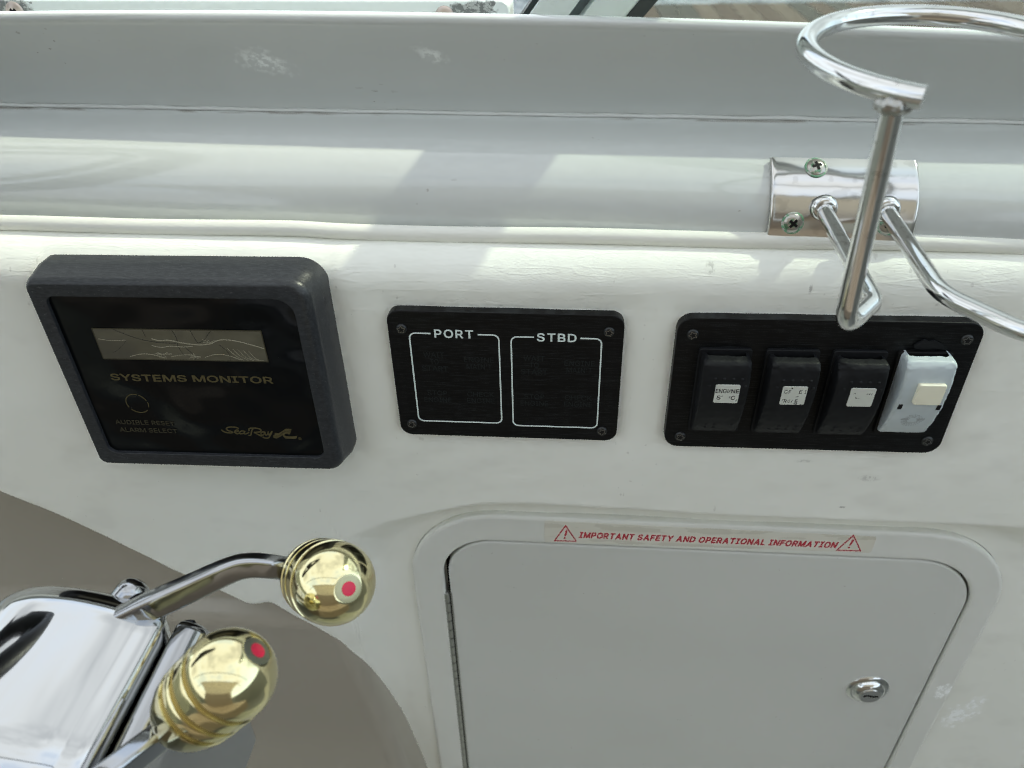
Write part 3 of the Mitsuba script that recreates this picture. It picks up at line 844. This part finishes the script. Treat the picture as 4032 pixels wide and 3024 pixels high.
def rocker_mesh(cx_, hw, dz_, seed, chip=0.0):
    nxs, nzs = 26, 60
    zz_ = np.concatenate([np.linspace(-22.2, -19.5, 12), np.linspace(-19, 16.5, 34), np.linspace(17, 20.2, 14)])
    xx_ = np.sin(np.linspace(-math.pi / 2, math.pi / 2, nxs))
    G = []
    for z_ in zz_:
        yy = rocker_curve(z_)
        ez_ = min(z_ + 22.2, 20.2 - z_)
        inset = 1.9 - math.sqrt(max(1.9 ** 2 - max(1.9 - ez_, 0) ** 2, 0))
        row = []
        for u_ in xx_:
            xw = u_ * (hw - inset)
            e = hw - inset - abs(xw)
            drop = 1.3 - math.sqrt(max(1.3 ** 2 - max(1.3 - e, 0) ** 2, 0)) if e < 1.3 else 0.0
            row.append((cx_ + xw, yy + drop, z_ + dz_))
        row = [(cx_ - (hw - inset), 1.0, z_ + dz_)] + row + [(cx_ + (hw - inset), 1.0, z_ + dz_)]
        G.append(row)
    G = np.array(G)
    nn = meshkit.fbm(G.reshape(-1, 3) * 0.55 + seed * 7, 3, seed=seed).reshape(G.shape[:2]) - 0.5
    e_ = np.minimum.reduce([G[..., 0] - cx_ + hw, cx_ + hw - G[..., 0]])
    rough_edge = np.exp(-np.maximum(e_, 0) / 1.2) + np.exp(-np.maximum(20.2 + dz_ - G[..., 2], 0) / 1.5) + 0.5 * np.exp(-np.maximum(G[..., 2] - dz_ + 22.2, 0) / 2.0)
    G[..., 1] += (0.25 + 1.5 * rough_edge) * nn
    if chip:
        dch = np.hypot(G[..., 0] - cx_ + hw, G[..., 2] - dz_ - 18)
        G[..., 1] += chip * np.exp(-(dch / 3.5) ** 2) * (0.6 + 1.6 * (nn + 0.5))
    m = grid(G)
    m2 = loft([G[0], G[0] + [0, 3, 0]], True, True) if False else None
    m.fix_normals()
    return m


def print_on(mesh, dz_, extra=0.0):
    v = mesh.vertices
    mesh.vertices = np.c_[v[:, 0], v[:, 1] + rocker_y(v[:, 2] - dz_) + extra, v[:, 2]]
    return mesh


ROCKERS = [(91.6, 10.1, -0.2, 'black rocker reading ENGINE SYNC partly worn off'), (119.8, 10.1, -0.4, 'black rocker with broken letters on its label window'),
           (147.6, 10.2, -0.6, 'black rocker with chipped corner and nearly blank label window'), (174.0, 10.1, 1.4, 'pale bluish white rocker with its black cover missing')]
for i, (cx_, hw, dz_, lab) in enumerate(ROCKERS):
    white = i == 3
    zoff = dz_ + (0.0)
    k = add('switch_panel__rocker', rocker_mesh(cx_, hw, dz_, 11 + i, chip=1.5 if i == 2 else 0.4 * (i == 1)), 'rocker_white' if white else 'rubber_black', smooth=40)
    tag(k, lab)
    if not white or True:
        fr = Polygon(rrect(cx_ - 11.0, cx_ + 11.0, -23.0, 21.6, 1.2, 5))
        add(k + '__surround', slab((cx_ - 11.2, cx_ + 11.2, -23.2 + dz_ * .5, 21.4), 1.3, 2, -1.6, 0.5), 'rubber_black' if not white else 'black_gap', smooth=40)
    if not white:
        wz0, wz1 = -1.0 + dz_ + 0.6, 9.4 + dz_ + 0.2
        lens = trimesh.util.concatenate([slab((cx_ - 5.2, cx_ + 5.2, 0, 10.2), 0.9, 1.5, -0.28, 0.25)])
        # the lens lies in the sloping face of the rocker
        y0_, y1_ = rocker_y(wz0 - dz_), rocker_y(wz1 - dz_)

        def tilt(mesh, off=0.0):
            v = mesh.vertices
            s = v[:, 2] / 10.2
            mesh.vertices = np.c_[v[:, 0], v[:, 1] + y0_ + (y1_ - y0_) * s + off - 0.10, wz0 + s * (wz1 - wz0)]
            return mesh
        v_off = 1.1 if i == 0 else 0.9 if i == 1 else 1.2
        lens.apply_translation([v_off, 0, 0])
        add(k + '__label_window', tilt(lens), 'lens_white', smooth=40)
        L = []

        def tx(s, a, b, z_, h=1.75):
            L.append(words(s, cx_ + v_off + a, cx_ + v_off + b, z_, h, -0.36, 0.12, True))
        if i == 0:
            tx('ENG', -4.9, -0.3, 5.8, 2.1); tx('NE', 1.6, 4.9, 5.8, 2.1); tx('S', -4.0, -2.4, 2.1, 2.1); tx('C', 2.0, 3.8, 2.1, 2.1)
            frag = shapely.union_all([stroke([(0.1, 6.0), (0.3, 7.9)], 0.25, 0), stroke([(0.6, 6.2), (1.2, 7.6)], 0.3, 0), stroke([(1.3, 2.9), (1.5, 4.0)], 0.25, 0), stroke([(-2.0, 3.9), (-1.7, 4.1)], 0.25, 0), stroke([(4.4, 1.5), (4.7, 2.2)], 0.3, 0)])
        elif i == 1:
            tx('C', -4.3, -2.9, 6.5); tx('F', -2.5, -1.6, 6.5); tx('E', 1.8, 3.0, 6.6); tx('1', 4.2, 4.7, 6.6); tx('R', -3.6, -2.4, 1.4); tx('U', -2.0, -1.1, 1.4); tx('E', 1.0, 2.2, 1.4)
            frag = shapely.union_all([stroke([(-1.6, 9.5), (-1.2, 9.2)], 0.5, 0), stroke([(-4.3, 2.6), (-3.9, 3.0)], 0.3, 0), stroke([(1.0, 4.6), (2.2, 4.9)], 0.25, 0), stroke([(0.9, 0.8), (1.8, 0.5), (2.0, 1.0)], 0.45, 0), stroke([(3.3, 0.5), (4.6, 0.3)], 0.22, 0), stroke([(-0.4, 1.6), (0.0, 2.6)], 0.25, 0)])
        else:
            frag = shapely.union_all([stroke([(-3.6, 7.3), (-3.1, 7.5), (-3.0, 7.0)], 0.25, 0), stroke([(-2.4, 5.4), (-2.2, 4.8), (-1.8, 4.8)], 0.32, 0), stroke([(-1.2, 4.9), (-0.9, 4.9)], 0.22, 0)] + [stroke([(1.8 + q, 6.9), (2.0 + q, 7.4)], 0.28, 0) for q in (0, 0.9, 1.8)])
        fm = prism(frag, -0.36, 0.12)
        fm.apply_translation([cx_ + v_off, 0, 0])
        L.append(fm)
        add(k + '__lettering', tilt(trimesh.util.concatenate(L)), 'ink', smooth=False)
        bumps = []
        for bx in (-5.6, -1.9, 1.9, 5.6):
            for bz, dd in ((12.2 + dz_, 1), (-17.4 + dz_, 0.6), (-14.9 + dz_, 0.5)):
                if dd < 1 and rng.random() < 0.25: continue
                bumps.append(lathe([(0.95, 0.4), (0.8, -0.25 * dd), (0.45, -0.55 * dd), (0.02, -0.62 * dd)], (cx_ + bx + 1.0, rocker_y(bz - dz_) + 0.1, bz), (0, 1, 0.0), 10))
        for bx in (-7.6, 7.4):
            bumps.append(lathe([(0.95, 0.4), (0.8, -0.25), (0.45, -0.5), (0.02, -0.55)], (cx_ + bx + 0.8, rocker_y(8.6) + 0.15, 8.6 + dz_), (0, 1, 0), 10))
        b_ = add(k + '__grip_bumps', bumps, 'rubber_black', smooth=40)
        tag(b_, None, None, None, 'stuff')
    else:
        b = slab((-5.6, 5.6, 0, 11.4), 1.0, 1.5, -2.0, 0.6)
        s = b.vertices[:, 2] / 11.4
        b.vertices = np.c_[b.vertices[:, 0] + cx_ + 1.6, b.vertices[:, 1] + rocker_y(0) + (rocker_y(10.6) - rocker_y(0)) * s + 0.1, 0.2 + dz_ + s * 10.6]
        add(k + '__lens_button', b, 'lens_cream', smooth=40)
        for xx0 in (-8.6, 7.3):
            m = prism(Polygon([(cx_ + xx0, -3.6 + dz_), (cx_ + xx0 + 1.6, -3.6 + dz_), (cx_ + xx0 + 1.6, -0.9 + dz_), (cx_ + xx0, -0.9 + dz_)]), -0.35, 0.6)
            add(k + '__notch', print_on(m, dz_), 'black_gap', smooth=False)
        ws = []
        for q in range(15):
            a = math.pi * q / 14
            ws.append(stroke([(cx_ + .3 + 2.2 * math.cos(a), -11.0 - 1.8 * math.sin(a)), (cx_ + .3 + 4.6 * math.cos(a), -11.0 - 4.2 * math.sin(a))], 0.32, 0))
        for q in range(3):
            ws.append(stroke([(cx_ + .3 + (1.8 + q) * math.cos(a), -10.4 + (0.7 + .4 * q) * math.sin(a) * 2) for a in np.linspace(0.2, 2.9, 9)], 0.25, 0))
        ws.append(Polygon([(cx_ - 4.6, -10.9), (cx_ + 5.2, -10.7), (cx_ + 5.2, -9.6), (cx_ - 4.6, -9.8)]).buffer(0).difference(Point(cx_ + .3, -10.6).buffer(1.6)))
        sh_ = shapely.affinity.translate(shapely.union_all(ws), 0, dz_) if hasattr(shapely, 'affinity') else shapely.union_all(ws)
        m = prism(sh_, -0.05, 0.3)
        add(k + '__relief', print_on(m, dz_), 'worn_grey', smooth=False)

# torn black flap of the missing cover above the white rocker
flap = prism(Polygon([(168, 24.6), (171.5, 27.6), (173.6, 26.6), (175.4, 27.2), (179.5, 25.2), (181.0, 22.8), (176, 23.4), (172, 22.6), (168.5, 23.2)]), -1.3, 0.8)
add('switch_panel__torn_cover', flap, 'rubber_black', smooth=False)
tag('switch_panel__torn_cover', 'torn shred of black cover above the white rocker')

# ------------------------------------------------------------------ locker hatch
SD = -0.0165


def hatch_x(p):
    """the hatch frame: a touch narrower below"""
    return p


OUT = (-60.6, 264.5, -560, -93.4)
INN = (-42.6, 249.5, -560, -113.0)
ro, ri = (8, 8, 52, 50), (8, 8, 36, 29)


def fsec(o, i_, f, y_):
    r = [a + (b - a) * f for a, b in zip(ro, ri)]
    q = [a + (b - a) * f for a, b in zip(OUT, INN)]
    return (*q, r, y_)


fsecs = [fsec(0, 0, 0.0, 17), fsec(0, 0, 0.0, 11.6), fsec(0, 0, 0.03, 10.7), fsec(0, 0, 0.08, 10.15), fsec(0, 0, 0.14, 10.0), fsec(0, 0, 0.90, 10.0), fsec(0, 0, 0.95, 10.2), fsec(0, 0, 0.985, 10.8), fsec(0, 0, 1.0, 11.8), fsec(0, 0, 1.0, 22)]
add('locker_hatch__frame', ring_frame(fsecs, SD, 16), 'hatch_trim', smooth=50)
tag('locker_hatch', 'closed off-white locker hatch with rounded corners below the switch panels', 'hatch')
drr = (8, 8, 34.6, 27)
dsec = [(INN[0] + 2.7, INN[1] - 1.3, -558, INN[3] - 1.2)]
x0, x1, z0, z1 = dsec[0]
rings = [at_y(rrect(x0, x1, z0, z1, list(drr), 16), 22, SD)]
for a in np.linspace(0, math.pi / 2, 5):
    d = 1.4 * (1 - math.cos(a))
    rings.append(at_y(rrect(x0 + d, x1 - d, z0 + d, z1 - d, [r - d for r in drr], 16), 11.0 + 1.4 * (1 - math.sin(a)), SD))
add('locker_hatch__door', loft(rings), 'hatch_paint', smooth=40)
tag('locker_hatch__door', 'plain off-white door panel')
add('locker_hatch__gap_backing', slab((INN[0] - 1, INN[1] + 1, -559, INN[3] + 0.5), (8, 8, 36, 29), 24, 21, 0.2, SD), 'black_gap', smooth=False)
hz = -158.0
hy = 11.6
k = 0
while hz > -420:
    L = 8.3
    hx = -42.2
    m = trimesh.creation.cylinder(1.85, L - 0.9, sections=18)
    m.apply_translation([hx, hy, hz - L / 2])
    add('locker_hatch__hinge_knuckle', m, 'hinge_steel', smooth=40)
    hz -= L
m = trimesh.creation.cylinder(1.1, 262, sections=12); m.apply_translation([-42.2, hy, -158 - 131 + 0.6])
add('locker_hatch__hinge_pin', m, 'hinge_steel', smooth=40)
leaf = slab((-39.9, -38.9, -420, -157.5), 0.3, 12.2, 10.75, 0.2)
add('locker_hatch__hinge_leaf', leaf, 'hinge_steel', smooth=40)
LK = (215.0, 11.0, -233.6)
add('locker_hatch__lock', lathe([(12.6, 0.3), (12.7, -0.5), (12.2, -1.1), (11.2, -1.6), (10.5, -1.7), (10.4, -1.2), (10.0, -1.2), (9.8, -2.2), (9.1, -3.4), (8.0, -4.3), (7.0, -4.8), (6.6, -4.9)], LK, (0, 1, 0), 40), 'chrome_rod', smooth=35)
tag('locker_hatch__lock', 'round chrome push lock')
add('locker_hatch__lock__cylinder', lathe([(6.4, -3), (6.3, -5.2), (6.0, -5.5), (5.6, -5.5)], LK, (0, 1, 0), 32), 'steel', smooth=35)
ks = stroke([(211.4, LK[2] + 0.3), (213.5, LK[2] + 0.9), (216.5, LK[2] + 0.2), (219.0, LK[2] + 0.5)], 1.5, 4)
add('locker_hatch__lock__keyhole', prism(ks, LK[1] - 5.65, 0.3), 'black_gap', smooth=False)

# ------------------------------------------------------------------ safety sticker on the hatch frame
SS = -0.0235
st = Polygon(rrect(14.6, 187.0, -111.3, -95.7, 1.8, 5))
m = slab((14.6, 187.2, -111.25, -95.4), 1.6, 10.2, 9.72, 0.12)
v = m.vertices; v[:, 2] += np.where(v[:, 2] > -103, -0.0235, -0.003) * (v[:, 0] - 14.6); m.vertices = v
add('safety_sticker__film', m, 'sticker_film', smooth=40)
tag('safety_sticker', 'long stained safety sticker with red lettering above the locker hatch door', 'sticker')
wl = [words('IMPORTANT SAFETY AND OPERATIONAL INFORMATION', 33.1 + dx, 168.6 + dx, -107.15 + dz, 4.0, 9.58 - dy, 0.14, True, shear=-0.0105, italic=0.20, spacing=0.22) for dx, dz, dy in ((0, 0, 0), (0.2, 0, 0.012), (0.1, 0.16, 0.024))]
add('safety_sticker__lettering', wl, 'red_print', smooth=False)
for a0, a1, zb_, zt_ in ((19.7, 32.4, -110.4, -97.9), (168.6, 181.9, -110.6, -98.3)):
    tri = Polygon([(a0, zb_), (a1, zb_ + 0.1), ((a0 + a1) / 2 - 0.1, zt_)])
    c = (a0 + a1) / 2
    sh_ = tri.difference(tri.buffer(-0.62, join_style=2)).union(stroke([(c + 0.5, zb_ + 8.2), (c - 0.1, zb_ + 4.6)], 0.95, 0)).union(Point(c - 0.35, zb_ + 2.6).buffer(0.62))
    add('safety_sticker__warning_triangle', prism(sh_, 9.58, 0.14), 'red_print', smooth=False)

# ------------------------------------------------------------------ cup holder
bx0, bx1 = 104.5, 161.0
bp = [(33, 97.4), (40, 97.3), (47, 97.2)][::-1]
Rb = R_ + 1.2
arc = [(YC - Rb * math.sin(a), ZC + Rb * math.cos(a)) for a in np.radians(np.linspace(28, 90, 26))]
arc += [(YC - Rb, z_) for z_ in (66.5, 64.0)]
arc = np.array(arc)


def bracket_pt(xv, s_off):
    return np.stack([np.full(len(arc), xv), arc[:, 0] - YAW * xv - s_off * np.r_[np.sin(np.radians(np.linspace(28, 90, 26))), 1, 1], arc[:, 1] - 0.0060 * xv + s_off * np.r_[np.cos(np.radians(np.linspace(28, 90, 26))), 0, 0]], -1)


xsb = np.array([bx0, bx0 + 0.25, bx0 + 0.8] + list(np.linspace(bx0 + 2, bx1 - 2, 20)) + [bx1 - 0.8, bx1 - 0.25, bx1])
off = np.array([0.7, 1.1, 1.3] + [1.3 + 0.08 * math.sin(i * 0.9) for i in range(20)] + [1.3, 1.1, 0.7])
front = np.array([bracket_pt(a, b) for a, b in zip(xsb, off)])
back = np.array([bracket_pt(a, -0.6) for a in xsb])
loopg = np.concatenate([front, back[:, ::-1]], 1)
m = grid(np.concatenate([loopg, loopg[:, :1]], 1))
ends = [cap(loopg[0], True), cap(loopg[-1])]
e0 = grid(np.stack([front[0], back[0]])); e1 = grid(np.stack([front[-1], back[-1]]))
add('cup_holder__mounting_plate', trimesh.util.concatenate([m, e0, e1]), 'steel', smooth=40)
tag('cup_holder', 'open-ended chrome ring cup holder bolted to the white cowl', 'cup holder')
tag('cup_holder__mounting_plate', 'curved stainless plate wrapped over the rounded cowl')


def on_bull(xv, ang):
    a = math.radians(ang)
    return np.array([xv, YC - YAW * xv - (Rb + 1.3) * math.sin(a), ZC + (Rb + 1.3) * math.cos(a) - 0.0060 * xv]), np.array([0, -math.sin(a), math.cos(a)])


c, nn = on_bull(121.8, 37); phillips(c, nn, 3.9, 1.6, 'screw_steel', 'cup_holder', 0.35, 'verdigris', slot=0.5)
c, nn = on_bull(113.6, 81); phillips(c, nn, 3.9, 1.5, 'screw_steel', 'cup_holder', 0.95, 'verdigris', slot=0.5)
c, nn = on_bull(150.5, 80); phillips(c, nn, 3.9, 1.5, 'screw_steel', 'cup_holder', 0.4, 'verdigris', slot=0.5)
RR = 3.15
th = np.radians(np.linspace(240.5, -62, 120))
n_ = np.array([0.0088, -0.0891, 1.0]); n_ /= np.linalg.norm(n_)
a_v = np.cross([0, 1, 0], n_); a_v /= np.linalg.norm(a_v); b_v = np.cross(n_, a_v)
rc = np.array([134.8, -32.8, 145.4]) + 41.0 * (np.cos(th)[:, None] * a_v + np.sin(th)[:, None] * b_v)
add('cup_holder__ring', tube(rc, RR, 28), 'chrome_rod', smooth=45)
tag('cup_holder__ring', 'open chrome ring with a cut-off end')
J = np.array([108.9, -64.6, 140.6])
rodA = bent([(124.6, 22, 77.6), (125.4, -49.0, 71.5), (110.6, -66.0, 70.8), J + [0, 0, 0]], [9, 9])
rodA[-1] = J
add('cup_holder__rod', tube(rodA, RR, 24), 'chrome_rod', smooth=45)
rodB = bent([(148.6, 20, 77.6), (149.6, -42, 71.0), (168, -69.5, 70.5), (196, -72, 72), (205, -52, 140)], [24, 22, 9])
add('cup_holder__rod', tube(rodB, RR, 24), 'chrome_rod', smooth=45)
wm = trimesh.creation.icosphere(subdivisions=4, radius=1.0)
wv = wm.vertices * np.array([4.9, 4.6, 2.9])
wv *= (1 + 0.16 * (meshkit.fbm(wv * 0.55 + 9, 3, seed=4)[:, None] - 0.5) + 0.05 * np.sin(np.arctan2(wv[:, 1], wv[:, 0]) * 7)[:, None] * (np.abs(wv[:, 2:]) < 2.4))
wm.vertices = wv + J + np.array([0, 0, -0.9])
add('cup_holder__weld', wm, 'hinge_steel', smooth=True)
for xv, zv in ((124.7, 77.4), (148.5, 77.4)):
    cc, nn2 = on_bull(xv, 72)
    add('cup_holder__collar', lathe([(5.3, -0.6), (5.1, 0.7), (4.2, 1.6), (3.3, 1.9)], (xv, 21.0 - YAW * xv, 77.7), (0, -1, 0.12), 24), 'chrome_rod', smooth=True)

# ------------------------------------------------------------------ throttle control
def inset(ring2, d):
    p = np.asarray(ring2, float)
    t = np.roll(p, -1, 0) - np.roll(p, 1, 0)
    t /= np.linalg.norm(t, axis=1, keepdims=True) + 1e-9
    nrm = np.c_[-t[:, 1], t[:, 0]]           # left of a counter-clockwise outline = inwards
    return p + nrm * d


def hump(prof2, y_far, y_near, r_far, r_near, drift=(0, 0), steps=9):
    """closed (x, z) outline drawn out along -y with rounded far and near ends; drift = shift in x, z per mm"""
    rings = []
    for a in np.linspace(0, math.pi / 2, steps):
        rings.append((y_far - r_far * (1 - math.cos(math.pi / 2 - a)) * 1.0, r_far * (1 - math.sin(a))))
    ys = [(y_far - r_far * math.sin(a), r_far * (1 - math.cos(math.pi / 2 - a) * 0 - 0) * 0 + r_far * (1 - math.sin(math.pi / 2 - (math.pi / 2 - a))) * 0 + r_far * (1 - math.cos(math.pi / 2 - a)) ) for a in np.linspace(0, math.pi / 2, steps)]
    seq = []
    for a in np.linspace(0, math.pi / 2, steps):
        seq.append((y_far - r_far * (1 - math.cos(a)), r_far * (1 - math.sin(a))))
    for s in np.linspace(0, 1, 14)[1:-1]:
        seq.append((y_far - r_far + (y_near + r_near - y_far + r_far) * s, 0.0))
    for a in np.linspace(math.pi / 2, 0, steps):
        seq.append((y_near + r_near * (1 - math.cos(a)), r_near * (1 - math.sin(a))))
    R = []
    for yv, d in seq:
        q = inset(prof2, d)
        s = (y_far - yv)
        R.append(np.c_[q[:, 0] + drift[0] * s, np.full(len(q), yv), q[:, 1] + drift[1] * s])
    return loft(R)


def outline(pts, n=6):
    return catmull(pts, n)


top = catmull([(-111.0, -17.0), (-112.2, -15.6), (-114.5, -14.4), (-118.2, -13.1), (-119.6, -12.4), (-124, -10.2), (-131, -7.6), (-140, -5.2), (-149, -4.0), (-156, -4.0), (-162, -5.2), (-167, -8.0), (-170, -12), (-172, -18)], 6)
side = np.array([(-174, -30), (-176, -60), (-177, -95), (-112.5, -95), (-112.0, -60), (-111.8, -30), (-111.4, -22)])
body = np.vstack([top, side])
add('throttle_control__housing', hump(body, -110.5, -186, 15.0, 20.0, drift=(-0.035, -0.02)), 'chrome', smooth=40)
tag('throttle_control', 'polished chrome engine throttle with two levers ending in brass-coloured knobs', 'throttle')
tag('throttle_control__housing', 'large rounded chrome housing')
sk = np.vstack([catmull([(-97.5, -62), (-97.8, -45), (-98.8, -33.5), (-101.0, -27.0), (-104.2, -23.9), (-108.3, -22.2), (-111.0, -23.0), (-111.9, -30)], 6), [(-112.2, -60), (-112.4, -95), (-103, -95), (-98, -95)]])
add('throttle_control__base', hump(sk, -114.0, -214, 5.0, 6.0, drift=(-0.031, -0.05)), 'lever_chrome', smooth=40)
tr = bent([(-108.5, -119, -21.5), (-111.0, -150, -21), (-113.5, -190, -22.5)], 20)
add('throttle_control__side_slot', sweep(np.array([(-112.6, -150, -17.7), (-113.4, -168, -18.2), (-114.0, -188, -18.9)]), circle(1.6, 12) * [1, 1.3], scale=np.array([[0.4], [1], [0.3]])), 'lever_chrome', smooth=True)
FL = catmull([(-128, -124, -16), (-118.0, -119.4, -12.6), (-111.9, -115.1, -12.0), (-105.1, -110.5, -11.4), (-98.2, -106.6, -10.1), (-93.1, -103.5, -9.6), (-89.5, -101.9, -9.5), (-84.9, -100.7, -10.2), (-79.2, -99.3, -12.4), (-74.5, -95.5, -18.0), (-72.0, -92.4, -22.6)], 6)
sec = rrect(-3.1, 3.1, -4.6, 4.6, 1.7, 5)
ss = np.linspace(0, 1, len(FL))
sc = np.c_[1.05 - 0.15 * ss, 1.15 - 0.38 * ss]
add('throttle_control__lever', sweep(FL, sec, up=(0, 0.12, 1), scale=sc), 'lever_chrome', smooth=40)
NL = catmull([(-125, -192, -22), (-113, -181, -19.5), (-106, -172, -19.5), (-101.5, -163, -22), (-98.8, -156, -25), (-98, -153.8, -26.1)], 6)
sc2 = np.c_[np.full(len(NL), 1.15), np.full(len(NL), 0.92)]
add('throttle_control__lever', sweep(NL, sec, up=(0, 0, 1), scale=sc2), 'lever_chrome', smooth=40)
add('throttle_control__lever_boss', lathe([(6.0, -12), (6.0, -2), (5.6, 0), (4.6, 1.6), (2.8, 2.6), (0.02, 3.0)], (-127.5, -109.0, -15.5), (0.55, 0.62, 0.55), 24), 'lever_chrome', smooth=60)
# engraved ticks on the far lever's lower face
for i, (cen, kx, ring_mat) in enumerate((((-55.0, -108.6, -8.5), (0.60, -0.60, 0.53), 'ring_pale'), ((-77.3, -147.3, -6.9), (0.713, 0.223, 0.664), 'ring_dark'))):
    kx = np.array(kx) / np.linalg.norm(kx)
    r = 14.4
    pr = [(4.6, -29.5), (5.4, -29.3), (8.4, -27.0), (11.2, -23.0), (13.0, -18.6), (13.75, -15.4), (13.9, -14.9), (13.85, -14.5), (12.9, -14.2), (12.9, -12.6), (13.9, -12.3), (14.2, -11.9), (14.3, -10.6), (14.25, -9.5), (14.1, -9.1), (13.2, -8.9), (13.2, -7.3), (14.2, -7.0), (14.45, -6.6), (14.5, -4.6), (14.5, -2.9), (14.4, -2.5), (13.5, -2.3), (13.5, -0.7), (14.3, -0.4)]
    for a in np.linspace(3, 71.4, 24):
        pr.append((r * math.cos(math.radians(a)), r * math.sin(math.radians(a))))
    top_h = r * math.sin(math.radians(71.4))
    k = add('throttle_control__knob', lathe(pr, cen, kx, 64), 'brass', smooth=28)
    tag(k, ('brass-coloured knob of the farther lever, pale ring round its red button', 'brass-coloured knob of the nearer lever, dark ring round its red button')[i])
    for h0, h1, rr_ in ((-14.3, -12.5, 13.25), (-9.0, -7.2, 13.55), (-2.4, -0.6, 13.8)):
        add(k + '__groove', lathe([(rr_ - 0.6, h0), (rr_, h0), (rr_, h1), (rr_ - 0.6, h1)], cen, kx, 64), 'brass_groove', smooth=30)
    add(k + '__button_ring', lathe([(4.7, top_h - 0.3), (4.62, top_h + 0.1), (4.0, top_h + 0.3), (2.4, top_h + 0.42)], cen, kx, 48), ring_mat, smooth=30)
    add(k + '__red_button', lathe([(2.5, top_h + 0.1), (2.42, top_h + 0.5), (1.9, top_h + 0.58), (0.02, top_h + 0.62)], cen, kx, 32), 'red_button', smooth=30)
